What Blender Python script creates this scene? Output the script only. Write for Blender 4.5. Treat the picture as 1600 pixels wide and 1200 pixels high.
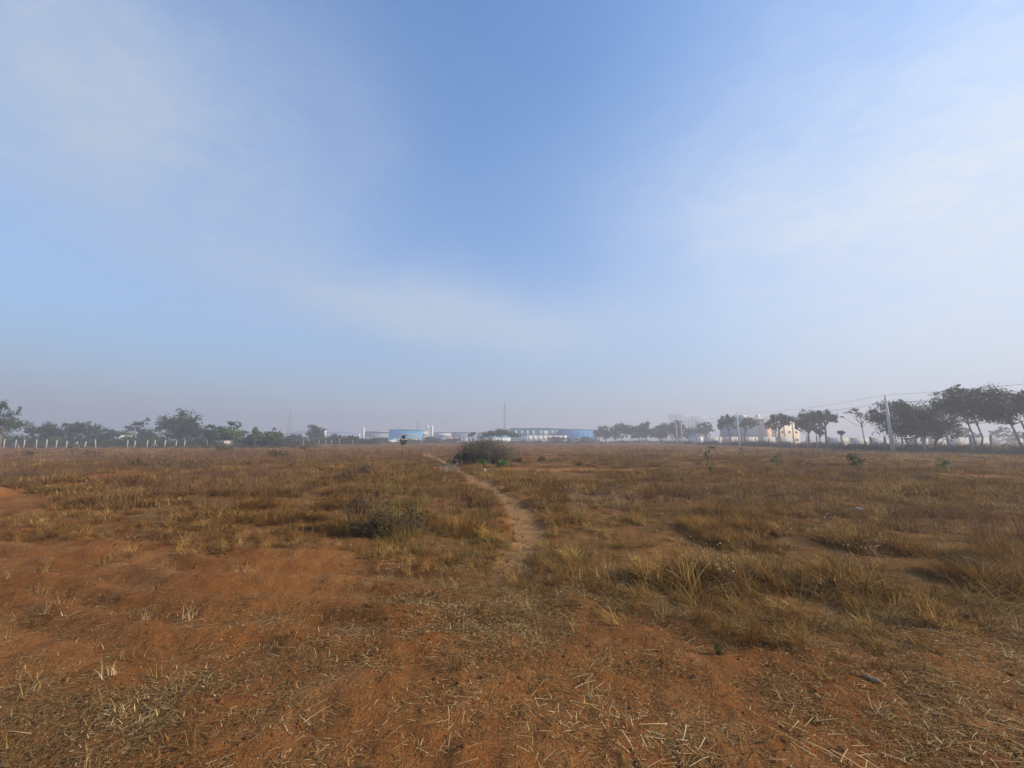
import bpy, math, random
import numpy as np
from mathutils import Vector

# ------------------------------------------------------------------ scene basics
for o in list(bpy.data.objects):
    bpy.data.objects.remove(o)
scene = bpy.context.scene
col = scene.collection
R = math.radians
rng = np.random.default_rng(7)
random.seed(7)

# camera: phone ultra-wide at eye height, tilted up a little
F, PITCH, CAMH = 601.0, R(8.4), 1.6
cam_d = bpy.data.cameras.new('camera')
cam = bpy.data.objects.new('camera', cam_d)
col.objects.link(cam)
cam.location = (0, 0, CAMH)
cam.rotation_euler = (R(90) + PITCH, 0, 0)
cam_d.sensor_width = 36
cam_d.lens = 36 * F / 1600
cam_d.clip_start, cam_d.clip_end = 0.05, 6000
scene.camera = cam

# sun (hazy morning sun from the right)
SUN_AZ, SUN_EL = R(100), R(27)
S = Vector((math.sin(SUN_AZ) * math.cos(SUN_EL), math.cos(SUN_AZ) * math.cos(SUN_EL), math.sin(SUN_EL)))
sun_d = bpy.data.lights.new('sun', 'SUN')
sun_d.energy, sun_d.angle, sun_d.color = 4.3, R(2.0), (1.0, 0.83, 0.60)
sun = bpy.data.objects.new('sun', sun_d)
sun.rotation_euler = S.to_track_quat('Z', 'Y').to_euler()
sun.location = (60, -10, 40)
col.objects.link(sun)

# world: Nishita sky, thin mist clouds in it, mist low down all round
SKY_STRENGTH = 0.145
SKY_TINT = (0.48, 0.93, 1.32)      # deep clean blue overhead
MIST = (0.345, 0.40, 0.485)
VEIL = 0.33
CLOUD = (0.475, 0.535, 0.615)
world = bpy.data.worlds.new('World')
scene.world = world
world.use_nodes = True
wt = world.node_tree
wt.nodes.clear()


class NT:
    """small node helper"""
    def __init__(self, tree):
        self.t = tree

    def n(self, typ, **kw):
        nd = self.t.nodes.new(typ)
        for k, v in kw.items():
            setattr(nd, k, v)
        return nd

    def set(self, sock, v):
        if isinstance(v, bpy.types.NodeSocket):
            self.t.links.new(v, sock)
        elif isinstance(v, (tuple, list)) and len(v) == 3 and sock.type == 'RGBA':
            sock.default_value = (*v, 1)
        else:
            sock.default_value = v

    def math(self, op, a, b=0.0, c=0.0, clamp=False):
        nd = self.n('ShaderNodeMath', operation=op, use_clamp=clamp)
        for i, v in enumerate((a, b, c)):
            self.set(nd.inputs[i], v)
        return nd.outputs[0]

    def vmath(self, op, a, b=(0, 0, 0), out=0):
        nd = self.n('ShaderNodeVectorMath', operation=op)
        self.set(nd.inputs[0], a)
        if op == 'SCALE':
            self.set(nd.inputs['Scale'], b)
        else:
            self.set(nd.inputs[1], b)
        return nd.outputs[out]

    def mix(self, f, a, b, blend='MIX'):
        nd = self.n('ShaderNodeMix', data_type='RGBA', blend_type=blend)
        self.set(nd.inputs[0], f)
        self.set(nd.inputs[6], a)
        self.set(nd.inputs[7], b)
        return nd.outputs[2]

    def noise(self, vec, scale, detail=4, rough=0.55, dist=0.0, w=None):
        nd = self.n('ShaderNodeTexNoise')
        if vec is not None:
            self.set(nd.inputs['Vector'], vec)
        nd.inputs['Scale'].default_value = scale
        nd.inputs['Detail'].default_value = detail
        nd.inputs['Roughness'].default_value = rough
        nd.inputs['Distortion'].default_value = dist
        return nd.outputs[0]

    def smooth(self, v, a, b):
        nd = self.n('ShaderNodeMapRange', interpolation_type='SMOOTHSTEP')
        self.set(nd.inputs[0], v)
        nd.inputs[1].default_value, nd.inputs[2].default_value = a, b
        nd.inputs[3].default_value, nd.inputs[4].default_value = 0, 1
        return nd.outputs[0]


def ray(u, v):
    x, y = (u - 800) / F, (600 - v) / F
    return Vector((x, math.cos(PITCH) - y * math.sin(PITCH), math.sin(PITCH) + y * math.cos(PITCH)))


W = NT(wt)
sky = W.n('ShaderNodeTexSky', sky_type='NISHITA')
sky.sun_disc = False
sky.sun_elevation, sky.sun_rotation = SUN_EL, SUN_AZ
sky.altitude, sky.air_density, sky.dust_density, sky.ozone_density = 600, 1.2, 0.6, 1.5
coord = W.n('ShaderNodeTexCoord').outputs['Generated']
sep = W.n('ShaderNodeSeparateXYZ')
W.set(sep.inputs[0], coord)
dz = W.math('MAXIMUM', sep.outputs[2], 0.0)
# warp used by the clouds so that their edges wander
wob = W.n('ShaderNodeTexNoise')
W.set(wob.inputs['Vector'], coord)
wob.inputs['Scale'].default_value, wob.inputs['Detail'].default_value = 2.2, 5
wv = W.vmath('SUBTRACT', wob.outputs[1], (0.5, 0.5, 0.5))
dirw = W.vmath('ADD', coord, W.vmath('SCALE', wv, 0.20))


def cloud_blob(u, v, along, across, tilt):
    """soft bank of mist round one direction of the sky; sizes in radians"""
    c = ray(u, v).normalized()
    right = Vector((c.y, -c.x, 0)).normalized()
    up = right.cross(c).normalized()
    a = right * math.cos(tilt) + up * math.sin(tilt)
    b = -right * math.sin(tilt) + up * math.cos(tilt)
    d = W.vmath('SUBTRACT', dirw, tuple(c))
    pa = W.math('DIVIDE', W.vmath('DOT_PRODUCT', d, tuple(a), out=1), along)
    pb = W.math('DIVIDE', W.vmath('DOT_PRODUCT', d, tuple(b), out=1), across)
    pc = W.math('DIVIDE', W.vmath('DOT_PRODUCT', d, tuple(c), out=1), 0.8)
    r2 = W.math('ADD', W.math('ADD', W.math('MULTIPLY', pa, pa), W.math('MULTIPLY', pb, pb)), W.math('MULTIPLY', pc, pc))
    return W.math('POWER', 2.718, W.math('MULTIPLY', r2, -1.0))


plane = W.vmath('MULTIPLY', coord, (1.0, 1.0, 2.2))
fib = W.math('ADD', W.math('MULTIPLY', W.noise(plane, 3.0, 7, 0.6, 0.5), 0.6), W.math('MULTIPLY', W.noise(W.vmath('MULTIPLY', coord, (5.0, 5.0, 16.0)), 2.2, 8, 0.66, 1.2), 0.4))
wide = W.smooth(W.noise(plane, 1.3, 3, 0.5), 0.45, 0.75)
banks = None
for (u, v, al, ac, ti, k) in ((90, 170, 0.38, 0.27, R(-12), 0.58), (420, 290, 0.26, 0.16, R(-15), 0.22), (560, 160, 0.20, 0.12, R(-40), 0.12),
                              (650, 490, 0.34, 0.085, R(-3), 0.62), (920, 510, 0.30, 0.09, R(4), 0.26), (1130, 320, 0.32, 0.18, R(-18), 0.28),
                              (1470, 410, 0.36, 0.32, R(10), 0.38), (1660, 260, 0.32, 0.45, R(0), 0.55)):
    bnode = W.math('MULTIPLY', cloud_blob(u, v, al, ac, ti), k)
    banks = bnode if banks is None else W.math('ADD', banks, bnode)
# thin even veil of mist, thicker towards the horizon where one looks through more of it
veil = W.math('SUBTRACT', 1.0, W.math('POWER', 2.718, W.math('MULTIPLY', -VEIL, W.math('SUBTRACT', W.math('DIVIDE', 1.0, W.math('ADD', dz, 0.05)), 0.9))))
cloud = W.math('ADD', W.math('MULTIPLY', banks, W.math('ADD', 0.62, W.math('MULTIPLY', W.smooth(fib, 0.22, 0.78), 0.72))), W.math('MULTIPLY', wide, 0.04), clamp=True)
skyc = W.vmath('MULTIPLY', W.vmath('SCALE', sky.outputs[0], SKY_STRENGTH), SKY_TINT)
# mist is brighter towards the sun (it scatters forward)
cs = W.vmath('DOT_PRODUCT', coord, tuple(S), out=1)
ph = W.math('ADD', W.math('ADD', 0.83, W.math('MULTIPLY', cs, 0.30)), W.math('MULTIPLY', W.math('MULTIPLY', cs, cs), 0.10))
mistc = W.vmath('SCALE', MIST, ph)
col1 = W.mix(cloud, W.mix(veil, skyc, mistc), W.vmath('SCALE', CLOUD, W.math('ADD', 0.93, W.math('MULTIPLY', cs, 0.24))))
bg = W.n('ShaderNodeBackground')
W.set(bg.inputs[0], col1)
bg.inputs[1].default_value = 1.0
wo = W.n('ShaderNodeOutputWorld')
W.set(wo.inputs[0], bg.outputs[0])

# render settings and exposure
scene.render.engine = 'CYCLES'
cy = scene.cycles
cy.use_denoising = True
cy.max_bounces, cy.diffuse_bounces, cy.glossy_bounces, cy.transmission_bounces = 6, 3, 2, 3
cy.volume_bounces, cy.transparent_max_bounces = 1, 6
cy.sample_clamp_indirect = 4
vs = scene.view_settings
vs.view_transform, vs.look, vs.gamma, vs.use_curve_mapping = 'Standard', 'None', 1.0, False
vs.exposure = 0.52


# ------------------------------------------------------------------ helpers
def at(u, v, Y):
    """point seen at pixel (u, v) that stands Y metres in front of the camera"""
    d = ray(u, v)
    t = Y / d.y
    return Vector((d.x * t, Y, CAMH + d.z * t))


def gp(u, v):
    """point of the level ground under pixel (u, v)"""
    d = ray(u, v)
    t = CAMH / max(-d.z, 1e-4)
    return (d.x * t, d.y * t)


_perm = np.random.default_rng(99).permutation(4096)


def vnoise(x, y, seed=0):
    xi, yi = np.floor(x).astype(np.int64), np.floor(y).astype(np.int64)
    fx, fy = x - xi, y - yi
    fx, fy = fx * fx * (3 - 2 * fx), fy * fy * (3 - 2 * fy)
    h = lambda a, b: _perm[(_perm[(a + seed * 131) & 4095] + b) & 4095] / 4095.0
    a, b, c, d = h(xi, yi), h(xi + 1, yi), h(xi, yi + 1), h(xi + 1, yi + 1)
    return (a + (b - a) * fx) * (1 - fy) + (c + (d - c) * fx) * fy


def fbm(x, y, wl, octs=4, seed=0, gain=0.5):
    """noise 0..1 with the longest wave wl metres"""
    s, amp, tot, fr = 0.0, 1.0, 0.0, 1.0 / wl
    for i in range(octs):
        s = s + amp * vnoise(x * fr + 17.3 * i, y * fr - 9.1 * i, seed + i)
        tot += amp
        amp *= gain
        fr *= 2.03
    return s / tot


def sstep(v, a, b):
    t = np.clip((v - a) / (b - a), 0, 1)
    return t * t * (3 - 2 * t)


def poly_sd(x, y, poly):
    """signed distance to polygon, positive inside"""
    poly = np.asarray(poly, float)
    d = np.full(x.shape, 1e9)
    ins = np.zeros(x.shape, bool)
    n = len(poly)
    for i in range(n):
        ax, ay = poly[i]
        bx, by = poly[(i + 1) % n]
        ex, ey = bx - ax, by - ay
        t = np.clip(((x - ax) * ex + (y - ay) * ey) / (ex * ex + ey * ey + 1e-12), 0, 1)
        d = np.minimum(d, np.hypot(x - ax - t * ex, y - ay - t * ey))
        c = ((ay > y) != (by > y)) & (x < (bx - ax) * (y - ay) / (by - ay + 1e-12) + ax)
        ins ^= c
    return np.where(ins, d, -d)


def line_d(x, y, pts):
    d = np.full(x.shape, 1e9)
    for (ax, ay), (bx, by) in zip(pts[:-1], pts[1:]):
        ex, ey = bx - ax, by - ay
        t = np.clip(((x - ax) * ex + (y - ay) * ey) / (ex * ex + ey * ey + 1e-12), 0, 1)
        d = np.minimum(d, np.hypot(x - ax - t * ex, y - ay - t * ey))
    return d


PX = lambda pts: [gp(u, v) for u, v in pts]
# where the tall dry grass stands (edges on the ground)
TALL_L = PX([(-260, 775), (60, 770), (150, 800), (250, 818), (340, 826), (470, 842), (560, 852), (650, 868), (735, 892),
             (790, 880), (812, 830), (806, 805), (770, 775), (735, 752), (700, 738), (640, 722), (-700, 722)])
TALL_R = PX([(818, 900), (880, 912), (960, 905), (1060, 925), (1160, 932), (1250, 945), (1350, 952), (1480, 962), (1620, 955),
             (2100, 950), (2400, 742), (1600, 752), (1200, 744), (900, 741), (760, 742), (800, 768), (826, 800), (842, 828)])
PATH = [gp(*p) for p in ((770, 960), (790, 900), (820, 850), (829, 825), (818, 803), (793, 778), (762, 757), (736, 743), (708, 733))] + \
       [gp(*p) for p in ((690, 722), (681, 716), (664, 711))]
TRACK = [gp(*p) for p in ((790, 733), (900, 733.5), (1050, 735), (1200, 736.5), (1400, 739), (1620, 744), (1900, 752))]
TRACK2 = [gp(*p) for p in ((-60, 776), (60, 764), (120, 756), (190, 748))]


def masks(x, y):
    n1 = fbm(x, y, 1.6, 4, 3) - 0.5
    n2 = fbm(x, y, 7.0, 3, 11) - 0.5
    r = np.hypot(x, y)
    jig = n1 * (0.5 + 0.08 * r) + n2 * 0.12 * r
    tl = sstep(poly_sd(x, y, TALL_L) + jig, -0.15, 0.35)
    tr = sstep(poly_sd(x, y, TALL_R) + jig, -0.15, 0.35)
    beyond = np.where(x > -3.5, sstep(y + n2 * 4, 14.0, 16.0), sstep(y + n2 * 4, 22.5, 25.5))
    tall = np.maximum(np.maximum(tl, tr), beyond)
    pd = line_d(x, y, PATH)
    wpath = 0.07 + 0.0085 * y
    path = 1 - sstep(pd + n1 * 0.22, wpath, wpath + 0.22 + 0.006 * y)
    path = path * sstep(y, 3.9, 5.4)
    td = line_d(x, y, TRACK)
    track = (1 - sstep(td + n1 * 2.4 + n2 * 1.5, 0.45, 1.5)) * sstep(fbm(x, y, 2.6, 3, 41), 0.18, 0.48) * (1 - 0.72 * sstep(x, 5, 13))
    berm = 1 - sstep(line_d(x, y, TRACK2) + n1 * 1.5, 0.5, 1.3)
    tall = tall * (1 - path) * (1 - 0.85 * track) * (1 - 0.62 * berm)
    return tall, path, track, berm


def height(x, y):
    x, y = np.asarray(x, float), np.asarray(y, float)
    r = np.hypot(x, y)
    tall, path, track, berm = masks(x, y)
    h = (fbm(x, y, 9.0, 3, 21) - 0.5) * 0.28 * sstep(r, 3, 14)
    h += (fbm(x, y, 1.1, 4, 5) - 0.5) * 0.10
    h += (fbm(x, y, 0.22, 3, 8) - 0.5) * 0.055 * (1 - sstep(r, 9, 16))
    h += (fbm(x, y, 0.09, 2, 14) - 0.5) * 0.022 * (1 - sstep(r, 5, 9))
    # old plough ridges across the bare soil on the left
    bare = (1 - tall) * sstep(-x, -1.0, 0.6) * sstep(y, 2.6, 4.2)
    ph = (y + 0.16 * x + 0.7 * (fbm(x, y, 1.8, 2, 31) - 0.5)) / 0.52
    h += bare * 0.058 * np.sin(ph * 2 * np.pi) * sstep(fbm(x, y, 2.4, 2, 33), 0.3, 0.6)
    h += 0.10 * tall * (fbm(x, y, 1.5, 3, 51) - 0.3)
    h -= 0.05 * path
    h += 0.50 * berm * (fbm(x, y, 1.3, 5, 61, 0.62) - 0.18)
    h += 0.5 * sstep(y, 50, 170)
    return h


def hz(x, y):
    return float(height(np.array([x]), np.array([y]))[0])


def new_mesh(name, V, faces, attrs=None, smooth=False):
    """faces: list of index arrays (each (n,3) or (n,4))"""
    me = bpy.data.meshes.new(name)
    V = np.asarray(V, np.float32)
    me.vertices.add(len(V))
    me.vertices.foreach_set('co', V.ravel())
    faces = [np.asarray(f, np.int32) for f in faces if len(f)]
    idx = np.concatenate([f.ravel() for f in faces])
    tot = np.concatenate([np.full(len(f), f.shape[1], np.int32) for f in faces])
    me.loops.add(len(idx))
    me.loops.foreach_set('vertex_index', idx)
    me.polygons.add(len(tot))
    st = np.zeros(len(tot), np.int32)
    st[1:] = np.cumsum(tot)[:-1]
    me.polygons.foreach_set('loop_start', st)
    me.polygons.foreach_set('loop_total', tot)
    if smooth:
        me.polygons.foreach_set('use_smooth', np.ones(len(tot), bool))
    for k, a in (attrs or {}).items():
        at_ = me.attributes.new(k, 'FLOAT', 'POINT')
        at_.data.foreach_set('value', np.asarray(a, np.float32))
    me.update(calc_edges=True)
    return me


class MB:
    """collects boxes, tubes, quads; build() links them as one mesh object"""
    def __init__(self):
        self.v, self.q, self.t, self.a = [], [], [], []
        self.n = 0

    def add(self, V, quads=(), tris=(), tint=None):
        V = np.asarray(V, float).reshape(-1, 3)
        if len(quads):
            self.q.append(np.asarray(quads, int) + self.n)
        if len(tris):
            self.t.append(np.asarray(tris, int) + self.n)
        self.v.append(V)
        self.a.append(np.full(len(V), 0.5) if tint is None else np.broadcast_to(np.asarray(tint, float), (len(V),)))
        self.n += len(V)

    def box(self, x0, x1, y0, y1, z0, z1, tint=None):
        V = [(x, y, z) for z in (z0, z1) for y in (y0, y1) for x in (x0, x1)]
        self.add(V, [(0, 2, 3, 1), (4, 5, 7, 6), (0, 1, 5, 4), (1, 3, 7, 5), (3, 2, 6, 7), (2, 0, 4, 6)], tint=tint)

    def tube(self, pts, rad, sides=6, tint=None, cap=True):
        pts = [Vector(p) for p in pts]
        rings = []
        for i, p in enumerate(pts):
            d = (pts[min(i + 1, len(pts) - 1)] - pts[max(i - 1, 0)])
            d = d.normalized() if d.length > 1e-9 else Vector((0, 0, 1))
            ref = Vector((1, 0, 0)) if abs(d.x) < 0.8 else Vector((0, 1, 0))
            a = d.cross(ref).normalized()
            b = d.cross(a)
            r = rad[i] if hasattr(rad, '__len__') else rad
            rings += [p + (a * math.cos(2 * math.pi * k / sides) + b * math.sin(2 * math.pi * k / sides)) * r for k in range(sides)]
        q = []
        for i in range(len(pts) - 1):
            for k in range(sides):
                k2 = (k + 1) % sides
                q.append((i * sides + k, i * sides + k2, (i + 1) * sides + k2, (i + 1) * sides + k))
        t = []
        if cap:
            L = (len(pts) - 1) * sides
            t = [(0, k + 1, k) for k in range(1, sides - 1)] + [(L, L + k, L + k + 1) for k in range(1, sides - 1)]
        self.add([tuple(r) for r in rings], q, t, tint)

    def leaves(self, P, size, tint, N=None, aspect=0.6, seed=0):
        """small diamond leaves at the points P"""
        g = np.random.default_rng(seed)
        n = len(P)
        d = g.normal(size=(n, 3))
        if N is not None:
            d = d * 0.75 + N
        d /= np.linalg.norm(d, axis=1, keepdims=True) + 1e-9
        a = np.cross(d, g.normal(size=(n, 3)))
        a /= np.linalg.norm(a, axis=1, keepdims=True) + 1e-9
        b = np.cross(d, a)
        s = (size * (0.35 + 1.15 * g.random(n) ** 1.6))[:, None] * 0.5
        V = np.stack([P + a * s, P + b * s * aspect, P - a * s, P - b * s * aspect], 1).reshape(-1, 3)
        q = np.arange(4 * n).reshape(n, 4)
        self.add(V, q, tint=np.repeat(tint, 4))

    def mesh(self, name, smooth=False):
        fs = []
        if self.q:
            fs.append(np.concatenate(self.q))
        if self.t:
            fs.append(np.concatenate(self.t))
        return new_mesh(name, np.concatenate(self.v), fs, {'tint': np.concatenate(self.a)}, smooth)

    def build(self, name, mat, parent=None, smooth=False):
        o = bpy.data.objects.new(name, self.mesh(name, smooth))
        o.data.materials.append(mat)
        col.objects.link(o)
        if parent:
            o.parent = parent
        return o


def empty(name, loc, rz=0, label=None, cat=None, group=None):
    o = bpy.data.objects.new(name, None)
    o.empty_display_size = 0.2
    o.location, o.rotation_euler = loc, (0, 0, rz)
    col.objects.link(o)
    tag(o, label, cat, group, 'thing')
    return o


def tag(o, label=None, cat=None, group=None, kind=None):
    for k, v in (('label', label), ('category', cat), ('group', group), ('kind', kind)):
        if v:
            o[k] = v
    return o


# ------------------------------------------------------------------ materials
def mat_base(name):
    m = bpy.data.materials.new(name)
    m.use_nodes = True
    m.node_tree.nodes.clear()
    return m, NT(m.node_tree)


def finish(m, N, colr, rough=0.9, bump=None, bstr=0.3, bdist=0.02, spec=0.10, trans=0.0):
    p = N.n('ShaderNodeBsdfPrincipled')
    N.set(p.inputs['Base Color'], colr)
    N.set(p.inputs['Roughness'], rough)
    p.inputs['Specular IOR Level'].default_value = spec
    if bump is not None:
        b = N.n('ShaderNodeBump')
        b.inputs['Strength'].default_value, b.inputs['Distance'].default_value = bstr, bdist
        N.set(b.inputs['Height'], bump)
        N.set(p.inputs['Normal'], b.outputs[0])
    out = N.n('ShaderNodeOutputMaterial')
    sh = p.outputs[0]
    if trans:
        tr = N.n('ShaderNodeBsdfTranslucent')
        N.set(tr.inputs[0], colr)
        mx = N.n('ShaderNodeMixShader')
        mx.inputs[0].default_value = trans
        N.set(mx.inputs[1], sh)
        N.set(mx.inputs[2], tr.outputs[0])
        sh = mx.outputs[0]
    N.set(out.inputs[0], sh)
    return m


def attr(N, name):
    a = N.n('ShaderNodeAttribute', attribute_name=name)
    return a.outputs['Fac']


def ramp(N, f, stops):
    r = N.n('ShaderNodeValToRGB')
    cr = r.color_ramp
    while len(cr.elements) < len(stops):
        cr.elements.new(0.5)
    for e, (p, c) in zip(cr.elements, stops):
        e.position, e.color = p, (*c, 1)
    N.set(r.inputs[0], f)
    return r.outputs[0]


def pos(N):
    return N.n('ShaderNodeNewGeometry').outputs['Position']


def blade_mat(name, stops, patch=None, trans=0.25, patch_scale=0.35):
    """per-blade tint, per-tuft random and slow drift over the field"""
    m, N = mat_base(name)
    oi = N.n('ShaderNodeObjectInfo').outputs['Random']
    f = N.math('ADD', N.math('MULTIPLY', attr(N, 'tint'), 0.52), N.math('MULTIPLY', oi, 0.48))
    c = ramp(N, f, stops)
    if patch:
        pf = N.smooth(N.noise(pos(N), patch_scale, 3, 0.6), 0.42, 0.62)
        c = N.mix(N.math('MULTIPLY', pf, 0.38), c, patch)
    return finish(m, N, c, 0.85, trans=trans, spec=0.06)


def plain(name, c, rough=0.8, var=0.15, scale=3.0, bump=0.0):
    m, N = mat_base(name)
    nz = N.noise(pos(N), scale, 5, 0.6)
    k = N.math('ADD', 1 - var, N.math('MULTIPLY', nz, 2 * var))
    cc = N.vmath('SCALE', c, k)
    return finish(m, N, cc, rough, bump=nz if bump else None, bstr=bump, bdist=0.01)


def leaf_mat(name, dark, light, trans=0.3):
    m, N = mat_base(name)
    c = N.mix(attr(N, 'tint'), dark, light)
    return finish(m, N, c, 0.65, trans=trans, spec=0.12)


def ground_mat():
    m, N = mat_base('red_soil')
    P = pos(N)
    big = N.noise(P, 0.55, 4, 0.6)
    mid = N.noise(P, 4.0, 5, 0.65)
    fine = N.noise(P, 38.0, 4, 0.7)
    grit = N.noise(P, 160.0, 2, 0.6)
    soil = ramp(N, N.math('ADD', N.math('MULTIPLY', big, 0.6), N.math('MULTIPLY', mid, 0.4)),
                [(0.30, (0.19, 0.068, 0.017)), (0.5, (0.29, 0.110, 0.028)), (0.68, (0.38, 0.172, 0.052))])
    soil = N.vmath('SCALE', soil, N.math('ADD', 0.72, N.math('MULTIPLY', fine, 0.56)))
    dust = N.math('MULTIPLY', N.smooth(N.noise(P, 1.3, 6, 0.68), 0.50, 0.68), 0.5)
    soil = N.mix(dust, soil, (0.42, 0.215, 0.085))
    # broken straw and dead leaf mat trodden into the soil
    thatch = ramp(N, N.math('ADD', N.math('MULTIPLY', fine, 0.6), N.math('MULTIPLY', mid, 0.4)),
                  [(0.3, (0.12, 0.058, 0.017)), (0.5, (0.20, 0.105, 0.032)), (0.7, (0.31, 0.185, 0.065))])
    cov = attr(N, 'cover')
    cf = N.smooth(N.math('ADD', cov, N.math('MULTIPLY', N.math('SUBTRACT', mid, 0.5), 1.1)), 0.30, 0.75)
    c = N.mix(N.math('MULTIPLY', cf, 0.8), soil, thatch)
    under_shade = N.vmath('SCALE', (0.14, 0.070, 0.022), N.math('ADD', 0.5, fine))     # dark gaps under the standing tufts, shade put into the colour
    c = N.mix(N.smooth(cov, 0.66, 0.9), c, under_shade)
    pathc = N.vmath('SCALE', (0.43, 0.240, 0.095), N.math('ADD', 0.75, N.math('MULTIPLY', fine, 0.5)))
    c = N.mix(N.math('MULTIPLY', attr(N, 'path'), 0.85), c, pathc)
    # flecks of chaff and dark specks that paint pit shade into the crust
    fl = N.noise(N.vmath('MULTIPLY', P, (1.0, 2.2, 1.0)), 75.0, 2, 0.6)
    c = N.mix(N.math('MULTIPLY', N.smooth(fl, 0.60, 0.70), 0.55), c, (0.42, 0.27, 0.11))
    c = N.mix(N.math('MULTIPLY', N.smooth(N.noise(P, 55.0, 3, 0.6), 0.58, 0.70), 0.6), c, (0.085, 0.034, 0.010))
    bh = N.math('ADD', N.math('ADD', N.math('MULTIPLY', mid, 1.2), N.math('MULTIPLY', fine, 0.7)), N.math('MULTIPLY', grit, 0.3))
    return finish(m, N, c, 0.95, bump=bh, bstr=1.0, bdist=0.05, spec=0.1)


M = {}
M['ground'] = ground_mat()
M['tall'] = blade_mat('dry_grass', [(0.10, (0.075, 0.033, 0.009)), (0.35, (0.20, 0.096, 0.024)), (0.65, (0.37, 0.208, 0.056)), (0.92, (0.66, 0.45, 0.16))],
                      patch=(0.24, 0.105, 0.026))
M['olive'] = blade_mat('half_green_grass', [(0.1, (0.12, 0.082, 0.020)), (0.5, (0.22, 0.150, 0.038)), (0.9, (0.36, 0.255, 0.075))])
M['straw'] = blade_mat('straw', [(0.12, (0.085, 0.042, 0.014)), (0.42, (0.20, 0.11, 0.036)), (0.68, (0.36, 0.22, 0.08)), (0.90, (0.76, 0.57, 0.28))],
                       patch=(0.20, 0.105, 0.034), trans=0.1, patch_scale=0.8)
M['purple'] = blade_mat('dry_stalks', [(0.1, (0.10, 0.052, 0.028)), (0.5, (0.18, 0.098, 0.052)), (0.9, (0.29, 0.18, 0.095))])
M['clod'] = plain('soil_clod', (0.17, 0.064, 0.018), 0.95, 0.35, 9.0, 0.6)
M['seed'] = leaf_mat('pale_seed_heads', (0.34, 0.24, 0.15), (0.58, 0.45, 0.32), 0.2)
M['bark'] = plain('bark', (0.17, 0.135, 0.105), 0.9, 0.3, 6.0, 0.5)
M['palebark'] = plain('pale_bark', (0.29, 0.235, 0.175), 0.9, 0.25, 6.0, 0.5)
M['twig'] = plain('dark_twig', (0.14, 0.085, 0.045), 0.9, 0.2, 8.0)
M['leaf_dark'] = leaf_mat('leaf_dark', (0.015, 0.034, 0.010), (0.050, 0.088, 0.026), 0.15)
M['leaf_mid'] = leaf_mat('leaf_mid', (0.032, 0.056, 0.020), (0.090, 0.130, 0.048))
M['leaf_light'] = leaf_mat('leaf_light', (0.060, 0.105, 0.032), (0.165, 0.230, 0.075))
M['leaf_dry'] = leaf_mat('leaf_dry', (0.14, 0.095, 0.055), (0.27, 0.19, 0.11))
M['leaf_olive'] = leaf_mat('leaf_olive', (0.085, 0.070, 0.020), (0.185, 0.145, 0.048))
M['leaf_sage'] = leaf_mat('leaf_sage', (0.095, 0.098, 0.024), (0.22, 0.200, 0.058))
M['greytwig'] = plain('grey_twig', (0.155, 0.130, 0.095), 0.9, 0.2, 8.0)
M['leaf_fresh'] = leaf_mat('leaf_fresh', (0.075, 0.16, 0.03), (0.17, 0.30, 0.065))
M['concrete'] = plain('concrete', (0.41, 0.39, 0.35), 0.85, 0.25, 1.5)
M['pole'] = plain('spun_concrete', (0.66, 0.62, 0.54), 0.85, 0.12, 1.5)
M['old_concrete'] = plain('old_concrete', (0.33, 0.31, 0.28), 0.85, 0.2, 2.0)
M['paleconcrete'] = plain('pale_concrete', (0.50, 0.47, 0.42), 0.85, 0.05, 3.0)
M['steel'] = plain('galvanised_steel', (0.32, 0.33, 0.35), 0.5, 0.1)
M['wire'] = plain('dark_wire', (0.10, 0.10, 0.10), 0.6, 0.1)
M['white'] = plain('white_paint', (0.78, 0.77, 0.73), 0.6, 0.06)
M['offwhite'] = plain('off_white_wall', (0.66, 0.63, 0.57), 0.8, 0.08)
M['grey'] = plain('grey_cladding', (0.36, 0.37, 0.41), 0.6, 0.08)
M['roofgrey'] = plain('grey_roof_sheet', (0.40, 0.42, 0.46), 0.5, 0.08)
M['blue'] = plain('blue_cladding', (0.12, 0.42, 0.76), 0.5, 0.08)
M['darkblue'] = plain('dark_blue_cladding', (0.05, 0.19, 0.48), 0.5, 0.08)
M['teal'] = plain('teal_cladding', (0.14, 0.45, 0.64), 0.5, 0.08)
M['peach'] = plain('peach_render', (0.74, 0.52, 0.38), 0.85, 0.06)
M['cream'] = plain('cream_render', (0.74, 0.66, 0.50), 0.85, 0.06)
M['redroof'] = plain('red_roof', (0.50, 0.17, 0.12), 0.7, 0.1)
M['glass'] = plain('window_glass', (0.06, 0.07, 0.09), 0.15, 0.05)
M['plastic'] = plain('white_plastic', (0.80, 0.80, 0.80), 0.45, 0.05, 8.0)
M['log'] = plain('weathered_wood', (0.36, 0.215, 0.105), 0.9, 0.25, 25.0, 0.6)
M['logend'] = plain('dark_wood_end', (0.16, 0.11, 0.075), 0.9, 0.2, 30.0)

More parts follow.
